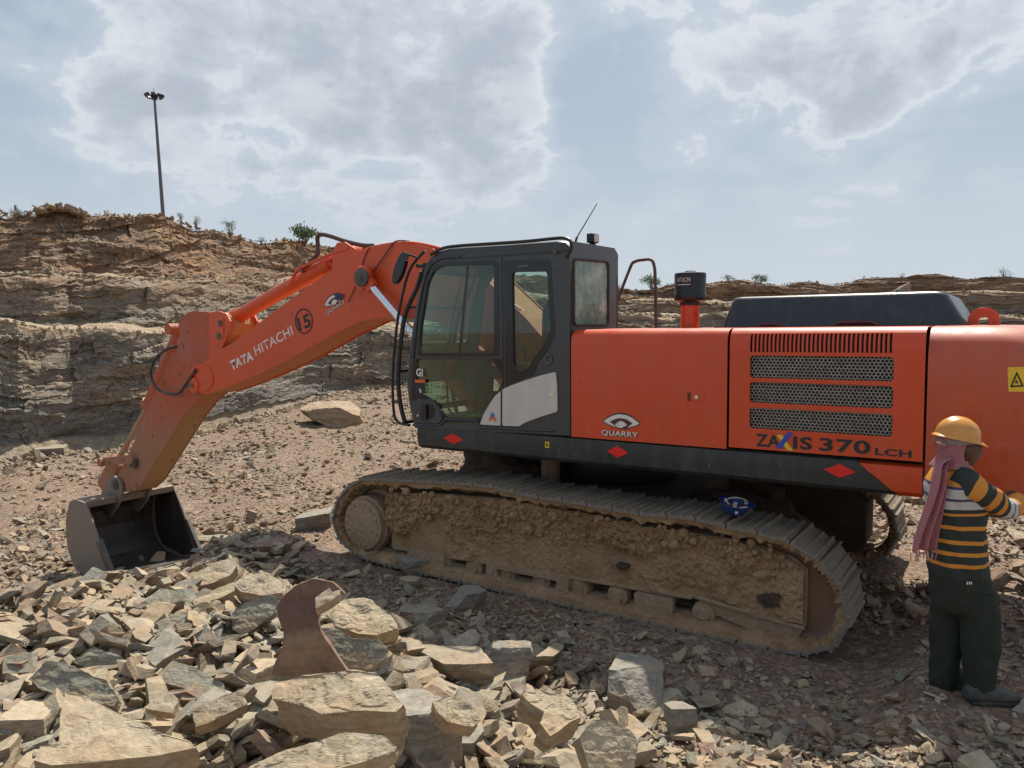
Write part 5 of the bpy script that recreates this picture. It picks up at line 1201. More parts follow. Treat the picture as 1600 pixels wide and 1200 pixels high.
# profile of one shoe along the track (u) and outwards (v): plate with three grousers
pr=[(-hp,-.022),(-hp,0),(-hp+.01,.03),(-hp+.022,.03),(-hp+.034,.002),(-.010,.002),(-.006,.016),(.006,.016),(.010,.002),(hp-.05,.002),(hp-.042,.022),(hp-.028,.022),(hp-.02,.002),(hp,0),(hp,-.022)]
shp.prism(pr,[],-w,w); 
shoe_me=None
fr_far=[]
for side_,yc in (('near',1.345),('far',-1.345)):
    tr=MB()
    ch=[]; 
    for i in range(len(loop)):
        d=(loop[(i+1)%len(loop)]-loop[i-1]).normalized(); nrm=Vector((-d.z,0,d.x)); 
        ch.append((loop[i],nrm))
    cen=Vector((0,0,.38))
    sgn=1 if ch[5][1].z>0 else -1
    inner=[(p-nn*sgn*.035) for p,nn in ch]; inner2=[(p-nn*sgn*.115) for p,nn in ch]
    for ya,yb in ((-.13,-.06),(.06,.13)):
        n=len(ch); v=[(p.x,yc+ya,p.z) for p in inner]+[(p.x,yc+yb,p.z) for p in inner]+[(p.x,yc+ya,p.z) for p in inner2]+[(p.x,yc+yb,p.z) for p in inner2]
        f=[]
        for i in range(n):
            j=(i+1)%n; f+=[(i,j,n+j,n+i),(2*n+i,3*n+i,3*n+j,2*n+j),(i,2*n+i,2*n+j,j),(n+i,n+j,3*n+j,3*n+i)]
        tr.add(v,f)
    # caked soil under the edge of the shoes
    n=len(ch); rg=np.random.default_rng(3)
    v=[];K=[(-.28,-.02),(.285,-.02),(.275,-.05),(.20,-.075),(-.2,-.075)]
    for i,(p,nn) in enumerate(ch):
        for q,(yy,dn) in enumerate(K):
            j_=.02*math.sin(i*.9+q)+.018*math.sin(i*2.3+q*2)+.012*math.sin(i*5.1+q)
            pp=p+nn*sgn*(dn-(abs(j_)*1.1 if q in (2,3) else 0)); v.append((pp.x,yc+yy*(1 if yc>0 else 1)+ (j_*.5 if q in (1,2) else 0),pp.z))
    f=[(i*5+q,((i+1)%n)*5+q,((i+1)%n)*5+(q+1)%5,i*5+(q+1)%5) for i in range(n) for q in range(5)]
    mk=MB(); 
    track=tr.build('track',M['shoe'],EX)
    mk.add(v,f); mk.build('caked_soil',M['mud'],track,True)
    for k in range(NS):
        p=pts_[k]; q=pts_[(k+1)%NS]; c=(p+q)/2; d=(q-p).normalized(); nn=Vector((-d.z,0,d.x))*sgn
        if shoe_me is None:
            o=shp.build('track_shoe',M['shoe'],track,bev=.004,seg=1); shoe_me=o.data
        else:
            o=bpy.data.objects.new('track_shoe',shoe_me); COL.objects.link(o); o.parent=track; bevel(o,.004,1)
        # local axes: X along track, Y across, Z outwards
        X_=d; Z_=nn; Y_=Z_.cross(X_)
        m4=Matrix((X_,Y_,Z_)).transposed().to_4x4(); m4.translation=Vector((c.x,yc,c.z)); 
        rj=random.Random(k*7+(1 if yc>0 else 2)); o.matrix_local=m4@Matrix.Rotation(rj.uniform(-.03,.03),4,'Y')
# side frames
for s_ in (1,-1):
    fo=[(1.93,.07),(1.93,.66),(1.4,.72),(.5,.76),(-.4,.73),(-1.2,.70),(-1.9,.68),(-2.2,.62),(-2.31,.54),(-2.31,.11),(-2.25,.0),(-1.9,-.03),(-1.6,.04),(-1.45,.14),(0,.12),(1.0,.09)]
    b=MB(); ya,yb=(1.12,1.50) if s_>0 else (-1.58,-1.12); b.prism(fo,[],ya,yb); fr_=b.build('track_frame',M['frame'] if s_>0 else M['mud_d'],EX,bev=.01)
    if s_<0: continue
    b=MB(); b.bar((-1.45,1.515,.17),(-2.30,1.515,.085),.05,.03); b.bar((1.9,1.51,.075),(-1.40,1.51,.15),.03,.03); b.build('frame_flange',M['frame'],fr_,bev=.008)
    # mud crust
    gx=np.linspace(1.92,-2.29,620); gz=np.linspace(0,1,110); GX,GZ=np.meshgrid(gx,gz)
    zt=np.interp(-GX,[-1.92,-1.4,-.5,.4,1.2,1.9,2.29],[.66,.73,.77,.74,.71,.69,.56]); zb=np.interp(-GX,[-1.92,-1.0,0,1.45,1.6,1.9,2.29],[.08,.10,.13,.16,.2,.13,.12]); ZZ=zb+(zt-zb)*GZ
    lump=(1-worley(GX*9,ZZ*9,3))*.6+(1-worley(GX*22,ZZ*22,4))*.4; big=fbm(GX*2.2,ZZ*2.6,s=71,o=4); fine=fbm(GX*30,ZZ*30,s=72,o=3)
    hi_=sstep(.10,.30,ZZ-zb-.13+.20*fbm(GX*1.7,GX*0,s=75,o=3)-.10*sstep(-.9,-1.4,GX))
    lowm=sstep(.05,.3,big+.05)*.35
    amp=np.clip(hi_+lowm,0,1)
    yy=1.503+amp*(.026+.038*lump+.085*big+.034*fine)+.006*(fine+1)+.006*lump
    edge_=np.minimum(sstep(0,.03,GZ),1); 
    hole=((GX+.72)/.075)**2+((ZZ-.36)/.06)**2
    yy=np.where(hole<1,1.49,yy); ZZ=ZZ+.02*fbm(GX*8,GZ*3,s=76)*sstep(.85,1,GZ)
    v=np.stack([GX,yy,ZZ],-1).reshape(-1,3); na=620; i=(np.arange(109)[:,None]*na+np.arange(na-1)[None,:]).ravel(); f=np.stack([i,i+1,i+na+1,i+na],-1)
    crust=mesh_obj('mud_crust',v,f,M['mud'],fr_)
    for k_,(hx,hy,w_) in enumerate(((972,886,9),(1203,938,15))):
        c_=on(hx,hy,1,1.56); pl_=[(c_.x+w_*.0055*(math.cos(a_)*(1+.25*math.sin(a_*3+k_))),c_.z+w_*.0042*math.sin(a_)*(1+.3*math.cos(a_*2+k_))) for a_ in np.linspace(0,2*math.pi,14,endpoint=False)]
        b=MB(); b.prism(pl_,[],1.50,1.575); b.build('opening_shade_plate',M['mud_d'],fr_)  # raised dark plate paints the shade of a hole in the frame
    # loose clods sticking to the crust
    CL=[]
    for q in range(8):
        bm=bmesh.new(); bmesh.ops.create_icosphere(bm,subdivisions=2,radius=.55); co_=np.array([v.co[:] for v in bm.verts]); nz_=1+.45*fbm(co_[:,0]*3,co_[:,1]*3,co_[:,2]*3,s=300+q,o=3)
        for v_,s_n in zip(bm.verts,nz_): v_.co*=float(s_n)
        CL.append(bm_arrays(bm))
    rg=np.random.default_rng(5); n=520; cx=rg.uniform(-2.2,1.85,n); cz=rg.uniform(.22,.74,n); keep=rg.uniform(0,1,n)<(.3+.7*sstep(.3,.6,cz)); cx=cx[keep];cz=cz[keep]; n=len(cx)
    ix=np.clip(((1.92-cx)/(4.21)*619).astype(int),0,619); col_=ZZ[:,ix]; iz=np.argmin(np.abs(col_-cz[None]),0); cy=yy[iz,ix]; ok=amp[iz,ix]>.5; cx=cx[ok];cz=cz[ok];cy=cy[ok];n=len(cx)
    sz=np.clip(rg.lognormal(-3.4,.45,n),.012,.085); R3=rand_rot(rg,n,2.0); V=[];Fc=[];b0=0
    for k in range(n):
        bv,bf=CL[k%8]; v_=(R3[k]@bv.T).T*sz[k]+np.array([cx[k],cy[k]+sz[k]*.1,cz[k]]); V.append(v_);Fc.append(bf+b0); b0+=len(bv)
    o=mesh_obj('mud_clods',np.concatenate(V),np.concatenate(Fc),M['mud'],fr_); tag(o,kind='stuff')
    # final drive hub in front
    b=MB(); b.lathe([(.30,-.22),(.30,-.04),(.275,-.038),(.27,.018),(.25,.024),(.001,.026)],(2.24,1.60,.30),(0,1,0),36)
    hub=b.build('drive_hub',M['frame'],EX,True)
    b=MB(); b.lathe([(.34,-.42),(.36,-.25),(.33,-.20),(.3,-.2)],(2.2,1.60,.32),(0,1,0),30); b.build('hub_mud_ring',M['mud'],hub,True)
    for k in range(18):
        a=2*math.pi*k/18; b=MB(); b.cyl((2.24+.225*math.cos(a),1.620,.30+.225*math.sin(a)),(2.24+.225*math.cos(a),1.638,.30+.225*math.sin(a)),.014,6); b.build('hub_bolt',M['frame'],hub)
    b=MB(); 
    for k in range(21):
        a=2*math.pi*k/21; b.bar((2.22+.3*math.cos(a),1.345,.32+.3*math.sin(a)),(2.22+.42*math.cos(a),1.345,.32+.42*math.sin(a)),.07,.06,(0,1,0))
    b.cyl((2.22,1.31,.32),(2.22,1.38,.32),.35,30); b.build('drive_sprocket',M['frame'],hub)
    b=MB(); b.lathe([(.001,.09),(.12,.09),(.14,.07),(.36,.055),(.405,.07),(.43,.06),(.44,-.01),(.44,-.16),(.001,-.16)],(-2.12,1.40,.32),(0,1,0),40); b.build('idler_wheel',paint('rusty_idler',(.20,.105,.06),.6,.4,dcol=(.2,.14,.09)),EX,True)
    for k in range(9):
        x=1.62-k*.39; b=MB(); b.lathe([(.001,.10),(.05,.10),(.06,.085),(.095,.08),(.105,.05),(.105,-.02),(.085,-.03),(.085,-.2)],(x,1.43,.035),(0,1,0),20); b.build('track_roller',M['frame'],EX,True)
    for xa,xb in ((S(657,890)[0],S(700,890)[0]),(S(765,900)[0],S(893,930)[0]),(S(995,950)[0],S(1055,960)[0])):
        b=MB(); b.prism(roundpoly([(xa,.12),(xb,.12),(xb,-.05),(xb+.03,-.075),(xa-.03,-.075),(xa,-.05)],.02,2),[roundpoly([(xa-.12,.08),(xb+.12,.08),(xb+.14,.0),(xa-.14,.0)],.02,2)] if abs(xa-xb)>.5 else [],1.50,1.56); b.build('roller_guard',M['frame'],fr_,bev=.006)
# car body and heap of earth on it
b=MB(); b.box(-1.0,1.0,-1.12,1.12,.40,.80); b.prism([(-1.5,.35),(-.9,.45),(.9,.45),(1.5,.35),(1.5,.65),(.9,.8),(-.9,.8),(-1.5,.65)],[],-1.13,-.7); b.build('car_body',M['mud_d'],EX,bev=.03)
def lumpy(name,c,r,m,parent,seed,n=60):
    th=np.linspace(0,2*np.pi,n,endpoint=False); ph=np.linspace(0,np.pi/2,n//3); T_,Ph=np.meshgrid(th,ph); rr=1+.35*fbm(np.cos(T_)*2*np.cos(Ph)+5,np.sin(T_)*2*np.cos(Ph),Ph*2,s=seed,o=5)
    X=c[0]+r[0]*np.cos(T_)*np.cos(Ph)*rr;Y=c[1]+r[1]*np.sin(T_)*np.cos(Ph)*rr;Z=c[2]+r[2]*np.sin(Ph)*rr
    v=np.stack([X,Y,Z],-1).reshape(-1,3); nr=len(ph); i=np.arange(nr-1)[:,None]*n+np.arange(n)[None,:]; j=np.arange(nr-1)[:,None]*n+(np.arange(n)[None,:]+1)%n
    f=np.stack([i.ravel(),j.ravel(),j.ravel()+n,i.ravel()+n],-1); return mesh_obj(name,v,f,m,parent)
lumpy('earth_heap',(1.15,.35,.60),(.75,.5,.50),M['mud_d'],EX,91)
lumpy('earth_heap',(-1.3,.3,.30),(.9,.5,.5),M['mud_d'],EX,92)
b=MB(); b.cyl((.42,.72,.75),(.42,.72,1.18),.10,16); b.build('swivel_post',paint('rusty_post',(.2,.13,.09),.7,.4),EX,True)
# ---------------- worker ----------------
def skin_mesh(name,nodes,edges,m,sub=2,parent=None,root=0,post=None):
    me=bpy.data.meshes.new(name); me.from_pydata([n[0] for n in nodes],edges,[]); o=bpy.data.objects.new(name,me); COL.objects.link(o)
    md=o.modifiers.new('s','SKIN'); md.use_smooth_shade=True; md.branch_smoothing=.6
    sv=me.skin_vertices[0].data
    for i,n in enumerate(nodes):
        r=n[1]; sv[i].radius=(r,r) if isinstance(r,float) else r
        sv[i].use_root=(i==root)
    ss=o.modifiers.new('u','SUBSURF'); ss.levels=sub; ss.render_levels=sub
    dg=bpy.context.evaluated_depsgraph_get(); nm=bpy.data.meshes.new_from_object(o.evaluated_get(dg)); bpy.data.objects.remove(o)
    nm.materials.clear(); nm.materials.append(m); nm.polygons.foreach_set('use_smooth',[True]*len(nm.polygons))
    if post: post(nm)
    o=bpy.data.objects.new(name,nm); COL.objects.link(o)
    if parent: o.parent=parent
    return o
GW=.13
PB=Vector((2.72,4.50,GW)) # between the feet
PE=empty('person',PB); tag(PE,'worker in a striped sweater, red checked scarf and yellow hard hat reaching towards the counterweight','person')
def A(x,y,Y): return at(x,y,Y)-PB
skin=flat('brown_skin',(.10,.048,.03),.55,0,.1,20,.05)
Yb=4.52
hipc=A(1507,905,Yb); 
J=dict(pel=(A(1506,890,Yb),(.10,.085)),sp=(A(1498,840,Yb),(.095,.08)),ch=(A(1495,780,Yb),(.12,.095)),up=(A(1495,748,Yb),(.08,.07)),
 nk=(A(1496,722,Yb),.055),hb=(A(1508,718,Yb),.070),hd=(A(1510,701,Yb),.096),ht=(A(1505,682,Yb),.080),
 hR=(A(1520,925,Yb-.09),.075),kR=(A(1534,1000,Yb-.10),.068),aR=(A(1528,1080,Yb-.10),.045),
 hL=(A(1492,925,Yb+.07),.075),kL=(A(1488,995,Yb+.08),.068),aL=(A(1483,1065,Yb+.12),.045),
 sR=(A(1515,756,Yb-.13),.05),eR=(A(1572,798,Yb-.02),.048),wR=(A(1588,785,Yb+.14),.030),
 sL=(A(1497,754,Yb+.15),.05),eL=(A(1512,806,Yb+.26),.045),wL=(A(1545,800,Yb+.30),.030))
# hands: palm plus five bent fingers
def hand(nodes,edges,wi,w,dirv,side,up):
    d=dirv.normalized(); s_=side.normalized(); u=up.normalized()
    p=w+d*.05; nodes.append((p,(.030,.018))); pi=len(nodes)-1; edges.append((wi,pi))
    for k,(o_,L) in enumerate(((-.026,.062),(-.009,.072),(.009,.068),(.025,.054))):
        a=p+d*.035+s_*o_; c=a+d*L*.5-u*.006; e=c+d*L*.32-u*L*.42
        b0=len(nodes); nodes += [(a,.0095),(c,.0085),(e,.007)]; edges += [(pi,b0),(b0,b0+1),(b0+1,b0+2)]
    a=p-d*.012-s_*.030; c=a+d*.03-s_*.016-u*.008; b0=len(nodes); nodes += [(a,.011),(c,.009)]; edges += [(pi,b0),(b0,b0+1)]
keys=list(J); nodes=[J[k] for k in keys]; ix={k:i for i,k in enumerate(keys)}
E_=[('pel','sp'),('sp','ch'),('ch','up'),('up','nk'),('nk','hb'),('hb','hd'),('hd','ht'),('pel','hR'),('hR','kR'),('kR','aR'),('pel','hL'),('hL','kL'),('kL','aL'),('up','sR'),('sR','eR'),('eR','wR'),('up','sL'),('sL','eL'),('eL','wL')]
edges=[(ix[a],ix[b]) for a,b in E_]
hand(nodes,edges,ix['wR'],J['wR'][0],A(1579,768,Yb+.24)-J['wR'][0],Vector((1,0,.2)),Vector((-.2,-.5,.8)))
hand(nodes,edges,ix['wL'],J['wL'][0],Vector((.55,.35,.25)),Vector((.4,-1,0)),Vector((0,0,1)))
Hc=J['hd'][0]; fwd=Vector((.98,-.04,-.16)).normalized()
def face(me):
    up=Vector((0,0,1)); sd=fwd.cross(up).normalized()
    for v in me.vertices:
        r=v.co-Hc
        if r.length>.17: continue
        f_=r.dot(fwd); s_=r.dot(sd); z=r.z
        if f_>.03:
            nose=math.exp(-((s_/.018)**2))*math.exp(-(((z+.028)/.020)**2)); v.co+=fwd*.040*nose
            brow=math.exp(-(((z-.012)/.010)**2)); v.co+=fwd*.010*brow
            eye_=math.exp(-(((abs(s_)-.03)/.012)**2))*math.exp(-(((z+.004)/.010)**2)); v.co-=fwd*.008*eye_
            lip=math.exp(-((s_/.025)**2))*math.exp(-(((z+.062)/.009)**2)); v.co+=fwd*.014*lip
            chin=math.exp(-((s_/.02)**2))*math.exp(-(((z+.092)/.014)**2)); v.co+=fwd*.016*chin
skin_mesh('body',nodes,edges,skin,3,PE,0,face)
# sweater: stripes follow the height on the torso and the length on the sleeves
OR=(.62,.25,.035);DK=(.028,.036,.032);WH=(.50,.49,.47);NV=(.05,.06,.14)
def knit(name,ramp,attr=None):
    m,t=newmat(name)
    if attr: v=t.n('ShaderNodeAttribute',attribute_name=attr).outputs['Fac']
    else:
        s_=t.n('ShaderNodeSeparateXYZ'); t.l(t.n('ShaderNodeTexCoord').outputs['Object'],s_.inputs[0]); v=s_.outputs[2]
    oc=t.n('ShaderNodeTexCoord').outputs['Object']
    v=t.math('ADD',v,t.math('MULTIPLY',t.noise(oc,7,3),.012 if not attr else .02))
    c=t.ramp(v,ramp,'CONSTANT'); p=principled(t,c,.9); p.inputs['Sheen Weight'].default_value=.0
    w=t.noise(t.mapv(oc,(7,7,2.5)),2.2,5,.6,.6)
    fin(t,p,w,.55,.035); return m
def zrow(r): return at(1500,r,Yb).z-GW-.006
rows=[(900,DK),(877,OR),(871,DK),(858,OR),(853,DK),(841,OR),(835,DK),(818,OR),(813,DK),(797,OR),(792,DK),(787,WH),(773,NV),(769,WH),(755,NV),(752,OR),(700,OR)]
z0=.75; rp=[(0,DK)]+[(min(1,max(0,(zrow(r)-0)/2.0)),c) for r,c in rows if r<900]
m,t=newmat('striped_knit'); 
s_=t.n('ShaderNodeSeparateXYZ'); oc=t.n('ShaderNodeTexCoord').outputs['Object']; t.l(oc,s_.inputs[0])
vv=t.math('MULTIPLY',t.math('ADD',s_.outputs[2],t.math('ADD',t.math('MULTIPLY',t.noise(oc,5,2),.02),-.01)),.5)
c=t.ramp(vv,rp,'CONSTANT'); p=principled(t,c,.9); fin(t,p,t.noise(t.mapv(oc,(6,6,2.2)),2.4,5,.6,.8),.6,.04); knitm=m
def G_(k,dr): 
    a,r=J[k]; return (a,(r+dr if isinstance(r,float) else (r[0]+dr,r[1]+dr)))
def loft(name,secs,m,parent,n=40,fold=.006,seed=0,axis=None,k=8,attr=False,capend=True):
    """smooth closed garment through elliptical sections: (centre, half width x, half depth y[, exponent])"""
    C_=catmull([c for c,_,_ in secs],k); ts=np.linspace(0,len(secs)-1,len(C_)); rx=np.interp(ts,range(len(secs)),[a for _,a,_ in secs]); ry=np.interp(ts,range(len(secs)),[b_ for _,_,b_ in secs])
    v=[];f=[];al=[]; acc=0; tot=sum((C_[i+1]-C_[i]).length for i in range(len(C_)-1))
    for i,c_ in enumerate(C_):
        if i: acc+=(c_-C_[i-1]).length
        if axis: 
            d=(C_[min(i+1,len(C_)-1)]-C_[max(i-1,0)]).normalized(); a1=d.cross(Vector((0,0,1)))
            if a1.length<.15: a1=Vector((0,1,0)).cross(d)
            a1.normalize(); a2=d.cross(a1).normalized()
        else: a1=Vector((1,0,0));a2=Vector((0,1,0))
        for q in range(n):
            th=2*math.pi*q/n; x,y=math.cos(th),math.sin(th); e=.85; x=math.copysign(abs(x)**e,x);y=math.copysign(abs(y)**e,y)
            p_=c_+a1*x*rx[i]+a2*y*ry[i]; dn=float(fbm(p_.x*9+seed,p_.y*9,p_.z*(5 if not axis else 14),s=seed+80,o=3))*fold*2.2+fold*.35*math.sin(p_.z*38+th*2+seed+3*math.sin(th*3)+4*fbm(p_.x*5,p_.y*5,p_.z*5,s=seed))
            v.append(p_+(p_-c_).normalized()*dn); al.append(acc/tot)
    for i in range(len(C_)-1):
        for q in range(n): f.append((i*n+q,i*n+(q+1)%n,(i+1)*n+(q+1)%n,(i+1)*n+q))
    f+=[tuple(range(n-1,-1,-1)),tuple(range((len(C_)-1)*n,len(C_)*n))]
    o=mesh_obj(name,v,f,m,parent,True,{'along':al} if attr else None); return o
def pxs(rows_,Y,dep):
    o=[]
    for (y,l,r),d_ in zip(rows_,dep):
        a=A(l,y,Y);b_=A(r,y,Y); o.append(((a+b_)/2,(b_-a).length/2,d_))
    return o
shirt=loft('sweater',pxs([(898,1462,1536),(894,1458,1539),(880,1456,1537),(855,1455,1535),(825,1453,1534),(795,1450,1533),(772,1451,1530),(755,1457,1525),(742,1464,1519),(733,1468,1513),(724,1477,1508),(718,1482,1506)],Yb,(.13,.150,.155,.155,.155,.165,.178,.185,.165,.13,.085,.07)),knitm,PE,64,.011,1)
SLV=[(0,DK),(.12,OR),(.19,DK),(.28,OR),(.36,DK),(.42,OR),(.47,DK),(.52,WH),(.59,NV),(.61,WH),(.68,NV),(.70,OR)]
slm=knit('striped_sleeve',SLV,'along')
def sleeve(pts_s): return loft('sleeve',[(p_,r_,r_) for p_,r_ in pts_s],slm,shirt,28,.007,5,True,8,True)
sleeve([(A(1497,752,Yb-.07),.085),(A(1513,760,Yb-.12),.090),(A(1535,773,Yb-.12),.080),(A(1556,787,Yb-.09),.070),(A(1574,795,Yb-.03),.066),(A(1586,790,Yb+.04),.056),(A(1589,783,Yb+.10),.048),(A(1588,781,Yb+.115),.036)])
sleeve([(A(1494,756,Yb+.02),.07),(A(1504,770,Yb+.10),.068),(A(1511,790,Yb+.17),.058),(A(1513,804,Yb+.25),.056),(A(1522,803,Yb+.28),.048)])
# trousers
trm,t=newmat('dark_green_trousers'); oc=t.n('ShaderNodeTexCoord').outputs['Object']; p=principled(t,t.mix(t.noise(oc,8,4),(.012,.018,.012),(.024,.031,.021)),.9); fin(t,p,t.noise(t.mapv(oc,(5,5,3)),2.2,4,.55,.1),.5,.04)
tro=loft('trousers',pxs([(872,1463,1532),(884,1459,1537),(897,1459,1542),(915,1457,1550),(932,1457,1555),(946,1460,1553),(955,1475,1540)],Yb,(.13,.145,.15,.155,.155,.14,.09)),trm,PE,44,.007,7)
loft('trouser_leg',pxs([(925,1503,1552),(945,1499,1557),(975,1502,1560),(1010,1504,1559),(1045,1507,1556),(1070,1509,1551),(1087,1507,1547),(1094,1509,1543)],Yb-.08,(.08,.095,.095,.092,.09,.085,.075,.065)),trm,tro,32,.009,11)
loft('trouser_leg',pxs([(925,1463,1512),(945,1457,1514),(975,1458,1509),(1010,1458,1501),(1040,1457,1495),(1060,1455,1491),(1072,1456,1489),(1078,1459,1487)],Yb+.09,(.08,.09,.09,.088,.082,.078,.07,.06)),trm,tro,32,.009,13)
cx=A(1514,912,Yb-.16)
b=MB(); 
for k in range(3): c_=A(1511+k*3.2,911,Yb-.165); b.box(c_.x-.0025,c_.x+.0025,c_.y-.004,c_.y,c_.z-.008,c_.z+.008)
b.build('logo_stripe',M['decal_w'],tro)
shm=paint('dusty_grey_shoe',(.05,.055,.055),.8,.5,dcol=(.15,.13,.11)); 
def shoe(c,ang,L=.29,name='shoe'):
    f_=Vector((math.cos(ang),math.sin(ang),0)); s2=Vector((-f_.y,f_.x,0)); prof=[(-.085,.042,.085,.02),(-.065,.05,.11,-.005),(0,.052,.13,-.008),(.05,.054,.115,-.008),(.10,.058,.088,-.008),(.15,.056,.072,-.006),(.19,.044,.055,-.004),(.21,.014,.035,.004)]
    v=[];f=[];n=12
    for a,w_,h_,z0 in prof:
        for k in range(n):
            t_=2*math.pi*k/n; v.append(c+f_*a*L/.29+s2*math.cos(t_)*w_+Vector((0,0,max(0,z0+(h_-z0)*(.5+.5*math.sin(t_))))))
    for i in range(len(prof)-1):
        for k in range(n): f.append((i*n+k,i*n+(k+1)%n,(i+1)*n+(k+1)%n,(i+1)*n+k))
    f+=[tuple(range(n-1,-1,-1)),tuple(range((len(prof)-1)*n,len(prof)*n))]
    o=MB().add(v,f).build(name,shm,PE,True); ss=o.modifiers.new('u','SUBSURF'); ss.levels=1; ss.render_levels=1
    b=MB(); pts2=[c+f_*a*L/.29+s2*w_*.98*q+Vector((0,0,.004)) for q in (1,-1) for a,w_,_,_ in (prof[1:-1] if q>0 else prof[-2:0:-1])]; b.prism([(p.x,p.y) for p in pts2],[],c.z-.008,c.z+.016,lambda u,v,w:(u,v,w)); b.build('sole',M['rubber'],o,bev=.004)
    return o
fr=A(1532,1108,Yb-.12); fl=A(1486,1090,Yb+.10)
def gz(p): q=p+PB; return float(gh(q.x,q.y))-PB.z+.012
fr.z=gz(fr); fl.z=gz(fl)
shoe(fr,-.05,.33); shoe(fl,.15,.30)
# helmet
hm=flat('yellow_helmet_shell',(.62,.27,.04),.34,0,.08,6,.02,**{'Coat Weight':.3})
Hc2=A(1496,683,Yb); tilt=Matrix.Rotation(.20,3,'Y'); yaw=Matrix.Rotation(.08,3,'Z')
def hp_(x,y,z): return Hc2+yaw@(tilt@Vector((x,y,z)))
b=MB(); v=[];f=[];nt=40;npz=12
for j in range(npz+1):
    ph=math.pi/2*j/npz
    for k in range(nt):
        th=2*math.pi*k/nt; rx=.128*math.cos(ph)**.85 if ph<math.pi/2-1e-6 else 0; ry=.108*math.cos(ph)**.85 if ph<math.pi/2-1e-6 else 0
        x,y=rx*math.cos(th),ry*math.sin(th); z=.118*math.sin(ph)
        if j==0: pass
        ridge=.007*math.exp(-((abs(y)-.0)/.022)**2)+.004*math.exp(-((abs(abs(y)-.045))/.010)**2); z+=ridge*(1 if j>1 else 0)
        v.append(hp_(x,y,z))
for j in range(npz):
    for k in range(nt): f.append((j*nt+k,j*nt+(k+1)%nt,(j+1)*nt+(k+1)%nt,(j+1)*nt+k))
b.add(v,f)
# brim: narrow at the back, a peak in front
v=[];f=[]
for k in range(nt):
    th=2*math.pi*k/nt; c_,s_=math.cos(th),math.sin(th); ext=.012+.045*max(0,c_)**2.2+.006*max(0,-c_)
    for rr_2,z in ((1,0.006),(1.0,-.006)):
        pass
    v+= [hp_(.128*c_,.108*s_,.004),hp_((.128+ext)*c_,(.108+ext*.7)*s_,-.010-.012*max(0,c_)**2),hp_((.128+ext)*c_,(.108+ext*.7)*s_,-.016-.012*max(0,c_)**2),hp_(.124*c_,.104*s_,-.006)]
for k in range(nt):
    j=(k+1)%nt
    for q in range(4): f.append((k*4+q,j*4+q,j*4+(q+1)%4,k*4+(q+1)%4))
b.add(v,f); hel=b.build('hard_hat',hm,PE,True)
# cap band under the helmet
# scarf: wrapped round head and neck, one long tail down the back
scm,t=newmat('red_checked_cloth'); oc=t.n('ShaderNodeTexCoord').outputs['UV']; 
uvm=t.mapv(oc,(1,1,1)); sx=t.n('ShaderNodeSeparateXYZ'); t.l(uvm,sx.inputs[0])
def stripe(v_,fq): return t.math('GREATER_THAN',t.math('FRACT',t.math('MULTIPLY',v_,fq)),.42)
ck=t.math('MULTIPLY',stripe(sx.outputs[0],1.0),stripe(sx.outputs[1],1.0)); ck2=t.math('ADD',t.math('MULTIPLY',ck,.55),t.math('MULTIPLY',stripe(sx.outputs[1],1.0),.25))
ck2=t.math('MULTIPLY',ck2,1.0)
cc=t.mix(ck2,(.40,.20,.21),(.27,.018,.035)); p=principled(t,cc,.9); ob=t.n('ShaderNodeTexCoord').outputs['Object']; fin(t,p,t.noise(t.mapv(ob,(9,9,2.0)),3,4,.6,.5),.6,.03)
def cloth(name,rows_,closed,parent,th=.012,cell=.011):
    """rows_: list of polylines (same length) in space"""
    n=len(rows_[0]); v=[p for r in rows_ for p in r]; f=[]; uv=[]
    for i in range(len(rows_)-1):
        for k in range(n if closed else n-1):
            j=(k+1)%n; f.append((i*n+k,i*n+j,(i+1)*n+j,(i+1)*n+k))
    me=bpy.data.meshes.new(name); me.from_pydata([tuple(p) for p in v],[],f)
    ul=me.uv_layers.new(name='UV'); 
    U=[];
    wid=sum((rows_[len(rows_)//2][k]-rows_[len(rows_)//2][k-1]).length for k in range(1,n))
    hgt=[0]
    for i in range(1,len(rows_)): hgt.append(hgt[-1]+sum((rows_[i][k]-rows_[i-1][k]).length for k in range(n))/n)
    for poly in me.polygons:
        for li,vi in zip(poly.loop_indices,poly.vertices):
            i,k=divmod(vi,n); u=k*wid/(n-1)
            if closed and k==0 and any((w_%n)==n-1 for w_ in poly.vertices): u=n*wid/(n-1)
            ul.data[li].uv=(u/cell,hgt[i]/cell)
    me.materials.append(scm); me.polygons.foreach_set('use_smooth',[True]*len(me.polygons)); me.update()
    o=bpy.data.objects.new(name,me); COL.objects.link(o); o.parent=parent; s=o.modifiers.new('t','SOLIDIFY'); s.thickness=th; s.offset=1; u=o.modifiers.new('u','SUBSURF'); u.levels=1;u.render_levels=1
    return o
rows_=[]
for j,(z,rx,ry,dx) in enumerate(((.010,.104,.092,-.010),(-.02,.106,.094,-.012),(-.05,.102,.090,-.016),(-.08,.092,.084,-.022),(-.105,.084,.080,-.028),(-.13,.090,.084,-.032),(-.155,.105,.10,-.034),(-.175,.12,.115,-.034))):
    r=[]; open_=.0
    for k in range(28):
        # open towards the face above the chin
        a0=(1.45 if z>-.09 else (1.3 if z>-.14 else .9)); th=a0+(2*math.pi-2*a0)*k/27
        w_=1+.05*math.sin(th*7+j*1.3)+.03*math.sin(th*13+j); q=yaw@Vector((rx*math.cos(th)*w_+dx,ry*math.sin(th)*w_,z)); r.append(Hc2+q)
    rows_.append(r)
sc_o=cloth('scarf',rows_,False,PE)
rows_=[]
